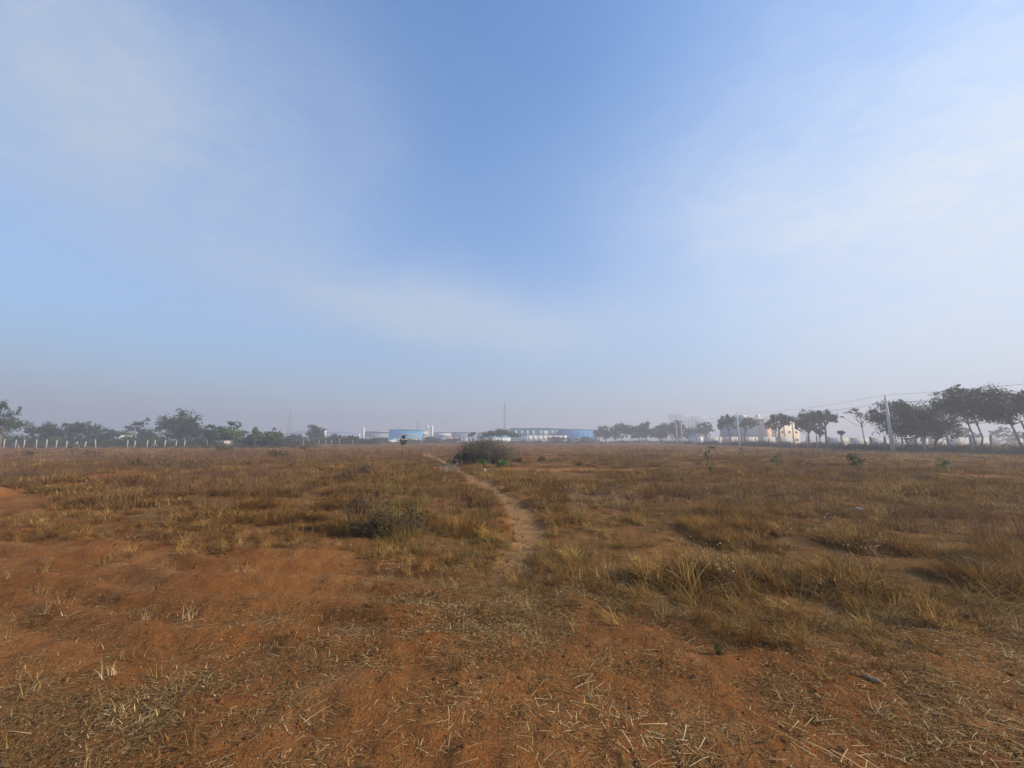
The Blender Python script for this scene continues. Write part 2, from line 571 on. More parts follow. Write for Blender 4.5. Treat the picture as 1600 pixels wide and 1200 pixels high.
# ------------------------------------------------------------------ the ground: one sheet to the horizon
aF = np.linspace(R(-66), R(66), 560)
aB = np.linspace(R(66), R(294), 64)[1:-1]
ang = np.concatenate([aF, aB])
rad = np.concatenate([np.linspace(0.05, 1.2, 8)[:-1], np.geomspace(1.2, 14, 230)[:-1], np.geomspace(14, 120, 130)[:-1], np.geomspace(120, 1500, 40)])
A, RR = np.meshgrid(ang, rad)
gx, gy = (RR * np.sin(A)).ravel(), (RR * np.cos(A)).ravel()
gz = height(gx, gy)
tl, pa, tk, be = masks(gx, gy)
na, nr = len(ang), len(rad)
i, j = np.meshgrid(np.arange(nr - 1), np.arange(na), indexing='ij')
j2 = (j + 1) % na
quads = np.stack([i * na + j, i * na + j2, (i + 1) * na + j2, (i + 1) * na + j], -1).reshape(-1, 4)[:, ::-1]
centre = len(gx)
gx, gy, gz = np.append(gx, 0), np.append(gy, 0), np.append(gz, hz(0, 0))
fan = np.stack([np.full(na, centre), np.arange(na), (np.arange(na) + 1) % na], -1)[:, ::-1]


def litter_density(x, y):
    """0..1 how much straw lies on the open soil"""
    n = fbm(x, y, 2.2, 5, 71, 0.6)
    f = fbm(x, y, 0.45, 3, 73)
    d = 0.13 + 0.60 * sstep(n * 0.55 + f * 0.45, 0.42, 0.66)
    d = np.maximum(d, sstep(1.5 - line_d(x, y, PX([(800, 960), (790, 900), (815, 860)])) / 0.9 + (n - 0.5), 0.2, 1.0))
    # swathe of cut straw from the path's foot to the right, and along the edge on the left
    sw = sstep(1.8 - line_d(x, y, PX([(680, 930), (760, 900), (900, 930), (1100, 950), (1350, 985), (1700, 1010)])) / (0.24 * np.hypot(x, y)) + (n - 0.5) * 3.0, 0.3, 1.7)
    d = np.maximum(d, sw * (0.50 + 0.60 * sstep(f, 0.35, 0.65)))
    d = np.maximum(d, 0.8 * sstep(1.6 - line_d(x, y, PX([(-100, 850), (80, 810), (220, 822), (320, 830)])) / 1.1 + (n - 0.5) * 2, 0.3, 1.2) * (0.4 + 0.6 * sstep(f, 0.35, 0.6)))
    # the plain red field on the left
    red = sstep(poly_sd(x, y, PX([(110, 885), (330, 838), (520, 858), (650, 880), (600, 960), (470, 1030), (330, 960)])) + (n - 0.5) * 1.2, -0.1, 0.6)
    d = np.minimum(d, 0.45 + 0.55 * sstep(np.hypot(x, y), 2.6, 4.2))
    return np.clip(d * (1 - 0.90 * red), 0, 1)


cov = np.append(np.clip(np.maximum(tl * (0.62 + 0.36 * sstep(fbm(gx[:-1], gy[:-1], 0.9, 3, 51), 0.40, 0.60)), litter_density(gx[:-1], gy[:-1]) * 0.62) * (1 - tk * 0.9) * (1 - be * 0.8), 0, 1), 0.3)
gm = new_mesh('ground', np.stack([gx, gy, gz], -1), [quads, fan],
              {'cover': cov, 'path': np.append(np.maximum(pa, tk * 0.22), 0)}, True)
ground = bpy.data.objects.new('ground', gm)
gm.materials.append(M['ground'])
col.objects.link(ground)
tag(ground, kind='structure', label='bare red earth field with a sandy footpath')


# ------------------------------------------------------------------ grass, straw, clods: uncountable ground cover
def blades(mb, n, spread, lmin, lmax, wmin, wmax, lean, lean_j, curve, yaw=None, yaw_j=3.14, seg=3, z0=0.0, zj=0.0, seed=0, tip=0.15, tint=(0, 1)):
    g = np.random.default_rng(seed)
    rr, th = spread * np.sqrt(g.random(n)), g.random(n) * 2 * np.pi
    p = np.stack([rr * np.cos(th), rr * np.sin(th), z0 + zj * g.random(n)], -1)
    L, w = g.uniform(lmin, lmax, n), g.uniform(wmin, wmax, n)
    y = (g.random(n) * 2 * np.pi) if yaw is None else yaw + g.normal(size=n) * yaw_j
    le = np.abs(lean + g.normal(size=n) * lean_j)
    cu = g.uniform(0.2, 1.0, n) * curve
    cl = g.normal(size=n) * curve * 0.5
    rows = []
    tint_v = g.uniform(tint[0], tint[1], n)
    for k in range(seg + 1):
        t = k / seg
        side = np.stack([-np.sin(y), np.cos(y), np.zeros(n)], -1)
        ww = (w * (1 - t * (1 - tip)) * 0.5)[:, None]
        rows += [p - side * ww, p + side * ww]
        le_k = np.minimum(le + cu * t, 2.2)
        y = y + cl / seg
        step = (L / seg)[:, None]
        p = p + step * np.stack([np.sin(le_k) * np.cos(y), np.sin(le_k) * np.sin(y), np.cos(le_k)], -1)
    V = np.stack(rows, 1)                      # n, 2(seg+1), 3
    m = 2 * (seg + 1)
    base = (np.arange(n) * m)[:, None]
    q = np.concatenate([base + np.array([[2 * k, 2 * k + 1, 2 * k + 3, 2 * k + 2]]) for k in range(seg)], 0)
    mb.add(V.reshape(-1, 3), q, tint=np.repeat(tint_v, m))


def variants(prefix, makers, mat):
    c = bpy.data.collections.new(prefix)
    for k, fn in enumerate(makers):
        mb = MB()
        fn(mb, 100 + k * 17)
        me = mb.mesh(prefix)
        me.materials.append(mat)
        c.objects.link(bpy.data.objects.new(prefix, me))
    return c


def scatter(name, label, coll, nvar, P, yaw, tilt, scl, seed=0):
    """one stuff object: points carrying instances of the few tufts in coll"""
    g = np.random.default_rng(seed)
    n = len(P)
    me = bpy.data.meshes.new(name)
    me.vertices.add(n)
    me.vertices.foreach_set('co', np.asarray(P, np.float32).ravel())
    a = me.attributes.new('vid', 'INT', 'POINT')
    a.data.foreach_set('value', g.integers(0, nvar, n).astype(np.int32))
    rot = np.stack([tilt * g.normal(size=n), tilt * g.normal(size=n), yaw], -1).astype(np.float32)
    a = me.attributes.new('rot', 'FLOAT_VECTOR', 'POINT')
    a.data.foreach_set('vector', rot.ravel())
    a = me.attributes.new('scl', 'FLOAT_VECTOR', 'POINT')
    a.data.foreach_set('vector', np.asarray(scl, np.float32).ravel())
    ng = bpy.data.node_groups.new(name, 'GeometryNodeTree')
    ng.interface.new_socket('Geometry', in_out='INPUT', socket_type='NodeSocketGeometry')
    ng.interface.new_socket('Geometry', in_out='OUTPUT', socket_type='NodeSocketGeometry')
    gi, go = ng.nodes.new('NodeGroupInput'), ng.nodes.new('NodeGroupOutput')
    ci = ng.nodes.new('GeometryNodeCollectionInfo')
    ci.inputs['Collection'].default_value = coll
    ci.inputs['Separate Children'].default_value = True
    ci.inputs['Reset Children'].default_value = True
    ip = ng.nodes.new('GeometryNodeInstanceOnPoints')
    ip.inputs['Pick Instance'].default_value = True

    def na_(nm, typ):
        nd = ng.nodes.new('GeometryNodeInputNamedAttribute')
        nd.data_type = typ
        nd.inputs['Name'].default_value = nm
        return nd.outputs[0]
    L = ng.links.new
    L(gi.outputs[0], ip.inputs['Points'])
    L(ci.outputs[0], ip.inputs['Instance'])
    L(na_('vid', 'INT'), ip.inputs['Instance Index'])
    e2r = ng.nodes.new('FunctionNodeEulerToRotation')
    L(na_('rot', 'FLOAT_VECTOR'), e2r.inputs[0])
    L(e2r.outputs[0], ip.inputs['Rotation'])
    L(na_('scl', 'FLOAT_VECTOR'), ip.inputs['Scale'])
    L(ip.outputs[0], go.inputs[0])
    o = bpy.data.objects.new(name, me)
    col.objects.link(o)
    md = o.modifiers.new('scatter', 'NODES')
    md.node_group = ng
    tag(o, label, kind='stuff')
    return o


HALF = R(63)


def sample(n, r0, r1, seed, falloff=1.0):
    """random points of the field between two distances, in a wide sector ahead"""
    g = np.random.default_rng(seed)
    u = g.random(n)
    r = (r0 ** (2 * falloff) + u * (r1 ** (2 * falloff) - r0 ** (2 * falloff))) ** (0.5 / falloff)
    a = g.uniform(-HALF, HALF, n)
    return r * np.sin(a), r * np.cos(a), g


def keep(x, y, prob, g):
    k = g.random(len(x)) < prob
    return x[k], y[k]


def place(x, y, dz=0.0):
    return np.stack([x, y, height(x, y) + dz], -1)


def lean_yaw(x, y, g, j=0.7):
    return (fbm(x, y, 6.0, 2, 91) * 2 - 1) * 2.6 + 0.4 + g.normal(size=len(x)) * j


def sc3(s, zs):
    return np.stack([s, s, s * zs], -1)


# tufts ---------------------------------------------------------------
tall_c = variants('dry_grass_tuft', [
    lambda m, s: (blades(m, 30, 0.08, 0.22, 0.50, 0.005, 0.011, 0.30, 0.22, 0.9, 0, 0.9, 4, seed=s), blades(m, 24, 0.14, 0.10, 0.25, 0.005, 0.011, 0.8, 0.35, 0.9, seed=s + 1)),
    lambda m, s: (blades(m, 36, 0.10, 0.20, 0.42, 0.005, 0.011, 0.65, 0.25, 1.1, 0, 0.8, 4, seed=s), blades(m, 22, 0.16, 0.10, 0.22, 0.005, 0.011, 1.1, 0.3, 0.6, seed=s + 1)),
    lambda m, s: (blades(m, 44, 0.13, 0.18, 0.40, 0.005, 0.010, 0.95, 0.30, 0.9, 0, 1.1, 4, seed=s), blades(m, 10, 0.1, 0.28, 0.5, 0.004, 0.008, 0.3, 0.2, 0.7, 0, 1.2, 4, seed=s + 1)),
    lambda m, s: (blades(m, 40, 0.12, 0.15, 0.33, 0.006, 0.012, 1.15, 0.3, 0.5, seed=s), blades(m, 14, 0.08, 0.2, 0.46, 0.005, 0.009, 0.4, 0.3, 1.2, 0, 1.3, 4, seed=s + 1)),
    lambda m, s: (blades(m, 46, 0.12, 0.12, 0.30, 0.005, 0.011, 0.7, 0.4, 1.2, seed=s),),
    lambda m, s: (blades(m, 50, 0.18, 0.14, 0.34, 0.006, 0.012, 1.3, 0.2, 0.5, 0, 0.8, 3, seed=s, zj=0.06),),
], M['tall'])
x, y, g = sample(50000, 3.9, 15, 1, 0.75)
tl, pa, tk, be = masks(x, y)
hum = fbm(x, y, 0.9, 3, 51)
x, y = keep(x, y, tl * (0.13 + 0.87 * sstep(hum, 0.44, 0.64)), g)
hum = fbm(x, y, 0.9, 3, 51)
s = g.uniform(0.42, 0.95, len(x)) * (0.45 + 0.75 * sstep(hum, 0.42, 0.74))
scatter('dry_grass', 'matted brown dry grass standing in clumps on the near field', tall_c, 6, place(x, y, -0.01), lean_yaw(x, y, g), 0.30, sc3(s * 1.3, g.uniform(0.22, 0.66, len(x)) * (0.5 + 0.55 * sstep(hum, 0.48, 0.72))), 1)

mid_c = variants('dry_grass_clump', [
    lambda m, s: (blades(m, 60, 0.32, 0.20, 0.48, 0.010, 0.020, 0.45, 0.3, 1.0, 0, 1.0, 3, seed=s),),
    lambda m, s: (blades(m, 64, 0.36, 0.16, 0.38, 0.010, 0.020, 0.8, 0.3, 0.9, 0, 1.2, 3, seed=s),),
    lambda m, s: (blades(m, 54, 0.30, 0.14, 0.34, 0.012, 0.022, 0.6, 0.4, 1.2, seed=s),),
], M['tall'])
x, y, g = sample(34000, 13, 46, 2, 0.8)
tl, pa, tk, be = masks(x, y)
hum = fbm(x, y, 3.0, 3, 52)
x, y = keep(x, y, tl * (0.25 + 0.75 * sstep(hum, 0.3, 0.6)), g)
hum = fbm(x, y, 3.0, 3, 52)
s = g.uniform(0.55, 1.0, len(x)) * (0.6 + 0.7 * sstep(hum, 0.35, 0.7))
scatter('field_grass', 'low brown dry grass over the middle of the field', mid_c, 3, place(x, y, -0.02), lean_yaw(x, y, g, 1.0), 0.12, sc3(s * 1.1, g.uniform(0.28, 0.7, len(x))), 2)

far_c = variants('far_grass_clump', [
    lambda m, s: (blades(m, 50, 0.8, 0.20, 0.55, 0.03, 0.06, 0.5, 0.35, 0.9, seed=s),),
    lambda m, s: (blades(m, 50, 0.9, 0.15, 0.40, 0.03, 0.06, 0.8, 0.35, 0.9, seed=s),),
], M['tall'])
x, y, g = sample(26000, 42, 260, 3, 0.75)
x, y = keep(x, y, 0.25 + 0.75 * sstep(fbm(x, y, 8.0, 3, 53), 0.3, 0.6), g)
s = g.uniform(0.6, 1.1, len(x))
scatter('far_grass', 'brown dry grass far across the field', far_c, 2, place(x, y, -0.03), g.uniform(0, 6.28, len(x)), 0.1, sc3(s, g.uniform(0.3, 0.7, len(x))), 3)

olive_c = variants('olive_grass_tuft', [
    lambda m, s: (blades(m, 60, 0.16, 0.20, 0.42, 0.005, 0.010, 0.5, 0.3, 1.0, seed=s),),
    lambda m, s: (blades(m, 70, 0.18, 0.12, 0.30, 0.005, 0.010, 0.7, 0.3, 1.0, seed=s),),
], M['olive'])
x, y, g = sample(9000, 4.5, 32, 4, 0.8)
tl, pa, tk, be = masks(x, y)
x, y = keep(x, y, tl * 0.6 * sstep(fbm(x, y, 4.0, 3, 54), 0.58, 0.74), g)
s = g.uniform(0.6, 1.1, len(x)) * (1 + 0.02 * y)
scatter('olive_grass', 'half-green olive grass among the brown tufts', olive_c, 2, place(x, y, -0.01), g.uniform(0, 6.28, len(x)), 0.15, sc3(s, g.uniform(0.6, 1.0, len(x))), 4)

stalk_c = variants('dry_stalk', [
    lambda m, s: (blades(m, 16, 0.10, 0.35, 0.75, 0.004, 0.009, 0.18, 0.15, 0.35, seed=s, tip=0.5),),
    lambda m, s: (blades(m, 24, 0.14, 0.25, 0.55, 0.004, 0.008, 0.3, 0.2, 0.5, seed=s, tip=0.5),),
], M['purple'])
x, y, g = sample(9000, 5, 60, 5, 0.65)
tl, pa, tk, be = masks(x, y)
x, y = keep(x, y, tl * sstep(fbm(x, y, 6.0, 3, 55) + 0.10 * (x < 0), 0.50, 0.72), g)
s = g.uniform(0.5, 1.0, len(x)) * (1 + 0.012 * y)
scatter('dry_stalks', 'dead purplish-brown weed stalks rising from the grass', stalk_c, 2, place(x, y, -0.01), g.uniform(0, 6.28, len(x)), 0.15, sc3(s, np.ones(len(x))), 5)

# straw lying on the open soil
lit_c = variants('straw_litter', [
    lambda m, s: (blades(m, 40, 0.22, 0.015, 0.055, 0.0025, 0.005, 1.50, 0.08, 0.15, seed=s, seg=2, z0=0.002, zj=0.008, tip=0.6, tint=(0, 0.8)),),
    lambda m, s: (blades(m, 60, 0.24, 0.010, 0.035, 0.0025, 0.006, 1.48, 0.1, 0.4, seed=s, seg=1, z0=0.002, zj=0.006, tip=0.7, tint=(0, 0.75)),),
    lambda m, s: (blades(m, 22, 0.20, 0.03, 0.10, 0.003, 0.006, 1.47, 0.1, 0.25, seed=s, seg=3, z0=0.002, zj=0.010, tip=0.5), blades(m, 6, 0.15, 0.03, 0.07, 0.003, 0.006, 0.9, 0.3, 0.5, seed=s + 1)),
    lambda m, s: (blades(m, 50, 0.25, 0.010, 0.045, 0.0025, 0.006, 1.50, 0.08, 0.2, seed=s, seg=2, z0=0.002, zj=0.008, tip=0.6, tint=(0.1, 0.9)),),
    lambda m, s: (blades(m, 30, 0.22, 0.010, 0.035, 0.004, 0.010, 1.45, 0.15, 0.6, seed=s, seg=2, z0=0.002, zj=0.008, tip=0.4, tint=(0, 0.35)),),
    lambda m, s: (blades(m, 24, 0.22, 0.015, 0.05, 0.0025, 0.005, 1.5, 0.08, 0.2, seed=s, seg=2, z0=0.002, zj=0.008, tip=0.6), blades(m, 2, 0.15, 0.10, 0.20, 0.003, 0.006, 1.5, 0.04, 0.2, seed=s + 1, seg=4, z0=0.006, zj=0.012, tip=0.5, tint=(0.6, 1))),
], M['straw'])
x, y, g = sample(52000, 1.6, 13, 6, 0.6)
tl, pa, tk, be = masks(x, y)
x, y = keep(x, y, litter_density(x, y) * (1 - tl * 0.7) * (1 - 0.85 * pa) * 0.95 + 0.02, g)
s = g.uniform(0.6, 1.1, len(x))
scatter('straw_litter', 'broken dry straw strewn over the red soil', lit_c, 6, place(x, y), g.uniform(0, 6.28, len(x)), 0.04, sc3(s, np.ones(len(x))), 6)

stub_c = variants('stubble_tuft', [
    lambda m, s: (blades(m, 26, 0.05, 0.05, 0.16, 0.003, 0.006, 0.7, 0.35, 0.7, seed=s), blades(m, 14, 0.10, 0.06, 0.16, 0.003, 0.006, 1.4, 0.15, 0.3, seed=s + 1, z0=0.01)),
    lambda m, s: (blades(m, 18, 0.04, 0.06, 0.22, 0.003, 0.006, 0.5, 0.3, 0.8, seed=s), blades(m, 16, 0.12, 0.05, 0.14, 0.003, 0.006, 1.45, 0.12, 0.3, seed=s + 1, z0=0.01)),
    lambda m, s: (blades(m, 34, 0.08, 0.04, 0.12, 0.003, 0.006, 0.9, 0.35, 0.7, seed=s),),
], M['straw'])
x, y, g = sample(9000, 1.8, 13, 7, 0.7)
tl, pa, tk, be = masks(x, y)
x, y = keep(x, y, (0.03 + 0.35 * litter_density(x, y) ** 1.5) * (0.4 + 0.6 * sstep(np.hypot(x, y), 2.5, 4.0)) * (1 - tl * 0.8) * (1 - 0.9 * pa), g)
s = g.uniform(0.5, 1.25, len(x))
scatter('stubble', 'short straw-coloured stubble tufts on the open soil', stub_c, 3, place(x, y, -0.005), g.uniform(0, 6.28, len(x)), 0.15, sc3(s, np.ones(len(x))), 7)


# short thin grass that thins out from the tall stand onto the soil
x, y, g = sample(26000, 3.0, 14, 9, 0.7)
n1 = fbm(x, y, 1.1, 4, 83) - 0.5
sd = np.maximum(poly_sd(x, y, TALL_L), poly_sd(x, y, TALL_R))
tl, pa, tk, be = masks(x, y)
edge = sstep(sd + n1 * 2.6, -1.15, 0.25) * (1 - 0.85 * tl) * (1 - 0.9 * pa)
lf = sstep(1.7 - line_d(x, y, PX([(-200, 850), (60, 812), (220, 822), (330, 830)])) / 1.2 + n1 * 1.5, 0.3, 1.3) * (1 - tl)
edge = np.maximum(edge, 0.8 * lf)
x, y = keep(x, y, edge * 0.75 * (0.25 + 0.75 * sstep(fbm(x, y, 0.5, 3, 85), 0.40, 0.62)), g)
s = g.uniform(0.22, 0.62, len(x))
scatter('short_grass', 'short thin dry grass fringing the tall grass', tall_c, 6, place(x, y, -0.005), g.uniform(0, 6.28, len(x)), 0.2, sc3(s * 1.25, g.uniform(0.45, 0.9, len(x))), 10)


def clod(m, s):
    g = np.random.default_rng(s)
    import bmesh
    bm = bmesh.new()
    bmesh.ops.create_icosphere(bm, subdivisions=2, radius=1.0)
    for v in bm.verts:
        k = 0.72 + 0.5 * g.random()
        v.co = Vector((v.co.x * k, v.co.y * k * 0.8, v.co.z * k * 0.55))
    bm.verts.index_update()
    m.add([tuple(v.co) for v in bm.verts], tris=[[v.index for v in f.verts] for f in bm.faces])
    bm.free()


clod_c = variants('soil_clod', [clod, clod, clod], M['clod'])
x, y, g = sample(26000, 1.7, 14, 8, 0.6)
tl, pa, tk, be = masks(x, y)
x, y = keep(x, y, (1 - tl) * (0.12 + 0.6 * sstep(fbm(x, y, 0.9, 3, 57), 0.45, 0.65)), g)
s = 0.003 + 0.022 * g.random(len(x)) ** 4
scatter('soil_clods', 'small crumbs and clods of red earth', clod_c, 3, place(x, y), g.uniform(0, 6.28, len(x)), 0.4, sc3(s, np.ones(len(x))), 8)


# dried pale seed heads in drifts
def seedhead(m, s):
    blades(m, 9, 0.16, 0.25, 0.42, 0.004, 0.006, 0.25, 0.2, 0.4, seed=s, tint=(0, 0.3))
    g = np.random.default_rng(s + 5)
    P = np.stack([g.normal(size=26) * 0.15, g.normal(size=26) * 0.15, 0.24 + 0.20 * g.random(26)], -1)
    m.leaves(P, 0.024, g.random(26), seed=s)


seed_c = variants('pale_seed_heads', [seedhead, seedhead], M['seed'])
g = np.random.default_rng(15)
PP = []
for (u, v, n, sp) in ((905, 786, 16, 0.9), (940, 780, 22, 0.9), (968, 790, 8, 0.6), (1040, 752, 18, 1.6), (1085, 768, 12, 1.2), (1205, 775, 34, 1.3), (1245, 773, 20, 1.0),
                      (1160, 798, 8, 0.9), (1110, 792, 8, 0.9), (1310, 812, 8, 1.2), (1440, 800, 18, 1.8), (1420, 775, 10, 1.5), (1480, 790, 8, 1.5), (1330, 752, 14, 1.6),
                      (1080, 905, 4, 0.3), (1120, 905, 4, 0.3), (1330, 880, 5, 0.4), (1300, 835, 5, 0.5)):
    cx, cyy = gp(u, v)
    PP += [(cx + sp * g.normal() * 0.7, cyy + sp * g.normal()) for _ in range(n)]
PP = np.array(PP)
s = g.uniform(0.6, 1.1, len(PP))
scatter('pale_seed_heads', 'drifts of dried pale seed heads in the right-hand grass', seed_c, 2, place(PP[:, 0], PP[:, 1]), g.uniform(0, 6.28, len(PP)), 0.1, sc3(s, np.full(len(PP), 0.9)), 9)


# ------------------------------------------------------------------ trees
def crown_points(g, zb, zt, Wd, style, nleaf, offx=0.0):
    """leaf points, outward directions and tints for one crown centred over x=offx"""
    H, r0 = zt - zb, Wd / 2
    blobs = []
    if style in ('round', 'dense'):
        nb = 36 if style == 'dense' else 26
        while len(blobs) < nb:
            p = g.uniform(-1, 1, 3)
            if np.linalg.norm(p) > 1 or (style == 'dense' and p[2] < -0.75 and g.random() < 0.5):
                continue
            br = g.uniform(0.13, 0.36)
            q = p * (1 - br * 0.7) * (0.9 + 0.2 * g.random())
            blobs.append((q[0] * r0, q[1] * r0, (zb + zt) / 2 + q[2] * H / 2, br * r0, br * min(r0, H * 0.6)))
    elif style == 'umbrella':
        for k in range(26):
            d, a = math.sqrt(g.random()) * 0.85, g.uniform(0, 6.28)
            br = g.uniform(0.17, 0.32)
            rz_ = min(br * r0 * 0.75, H * g.uniform(0.18, 0.30))
            z = zt - rz_ * 0.9 - H * 0.38 * d * d - g.random() ** 1.3 * H * 0.34
            blobs.append((d * math.cos(a) * r0, d * math.sin(a) * r0, z, br * r0, rz_))
    elif style == 'layered':
        for k in range(24):
            d, a = math.sqrt(g.random()) * 0.82, g.uniform(0, 6.28)
            lev = g.integers(0, 4)
            z = zb + H * (0.12 + 0.25 * lev) * (1 - 0.15 * d)
            sh = (0.75, 1.0, 0.85, 0.45)[lev]
            br = g.uniform(0.24, 0.40)
            blobs.append((d * math.cos(a) * r0 * sh, d * math.sin(a) * r0 * sh, z, br * r0 * sh, H * g.uniform(0.11, 0.17)))
    else:                                         # open, sparse
        nb = 19 if style == 'open' else 15
        for k in range(nb):
            p = g.normal(size=3)
            p /= np.linalg.norm(p)
            if p[2] < -0.5:
                p[2] *= -1
            br = g.uniform(0.15, 0.28) if style == 'open' else g.uniform(0.10, 0.2)
            q = p * ((0.35 + 0.55 * g.random()) if style == 'open' else (0.65 + 0.35 * g.random())) * (1 - br * 0.5)
            blobs.append((q[0] * r0, q[1] * r0, (zb + zt) / 2 + q[2] * H / 2, br * r0, br * min(r0, H * 0.6)))
    wts = np.array([b[3] ** 1.7 for b in blobs])
    wts /= wts.sum()
    P, N, T = [], [], []
    for b, w in zip(blobs, wts):
        n = max(8, int(nleaf * w))
        ncl = max(4, n // 16)
        cd = g.normal(size=(ncl, 3))
        cd /= np.linalg.norm(cd, axis=1, keepdims=True)
        cr = 0.25 + 0.85 * g.random(ncl) ** 0.7
        which = g.integers(0, ncl, n)
        d = cd[which] * cr[which, None] + g.normal(size=(n, 3)) * 0.20
        P.append(np.array([b[0] + offx, b[1], b[2]]) + d * np.array([b[3], b[3], b[4]]))
        nn = cd[which] + np.array([0, 0, 0.5])
        N.append(nn)
        T.append(np.clip(g.normal(0.45, 0.22, n) + (g.random(ncl)[which] - 0.5) * 0.35, 0, 1))
    return np.concatenate(P), np.concatenate(N), np.concatenate(T), blobs


def tree(label, u0, u1, vtop, vbot, ut, Y, style='round', leaf='leaf_mid', n=1500, size=0.3, name='tree', stems=1, bark='bark',
         lean=0.0, seed=0, group=None, girth=None, cat='tree'):
    g = np.random.default_rng(seed * 7 + 3)
    x = at(ut, 690, Y).x
    gz_ = hz(x, Y)
    px = F / Y
    Wd = (u1 - u0) / px * 0.97
    off = at((u0 + u1) / 2, 690, Y).x - x
    zt, zb = at(ut, vtop, Y).z - gz_, max(at(ut, vbot, Y).z - gz_, 0.15)
    root = empty(name, (x, Y, gz_), 0, label, cat, group)
    P, N, T, blobs = crown_points(g, zb, zt, Wd, style, int(n * (1.0 if style == 'sparse' else 2.2 if Y > 80 else 2.5)), off)
    tk_ = MB()
    gr = girth or 0.022 * zt + 0.05
    order = sorted(blobs, key=lambda b: -b[3])[:9]
    zf = zb + (0.30 if style in ('umbrella', 'open') else 0.12) * (zt - zb)
    for s_ in range(stems):
        bx = (s_ - (stems - 1) / 2) * gr * 5
        dx = off * 0.8 + (bx * 2.2 if stems > 1 else 0) + lean * zf
        pts = [(bx, 0, -0.15), (bx * 1.1 + dx * 0.2 + g.normal() * 0.05 * zf, g.normal() * 0.03 * zf, zf * 0.45), (dx * 0.55 + bx, 0, zf)]
        tk_.tube(pts, [gr * 1.25, gr * 0.9, gr * 0.75], 7)
        for k, b in enumerate(order):
            if k % stems != s_:
                continue
            e = np.array([b[0] + off, b[1], b[2]])
            st = np.array(pts[2]) if k % 2 else np.array(pts[1]) * 0.25 + np.array(pts[2]) * 0.75
            m_ = st * 0.5 + e * 0.5 + np.array([g.normal() * 0.05, g.normal() * 0.05, 0.0]) * Wd + np.array([0, 0, -0.10 * max(e[2] - st[2], 0)])
            tk_.tube([st, m_, e], [gr * 0.55, gr * 0.36, gr * 0.12], 5)
            for _ in range(3):
                d = g.normal(size=3)
                d[2] = abs(d[2]) * 0.6
                e2 = e + d / np.linalg.norm(d) * np.array([b[3], b[3], b[4]]) * 0.9
                tk_.tube([m_ * 0.4 + e * 0.6, (m_ * 0.2 + e * 0.4 + e2 * 0.4), e2], [gr * 0.2, gr * 0.14, gr * 0.05], 4)
    tk_.build('trunk', M[bark], root, True)
    cb = MB()
    cb.leaves(P, size * (1.1 if Y > 80 else 0.92), T, N, 0.62, seed)
    cb.build('crown', M[leaf], root)
    return root


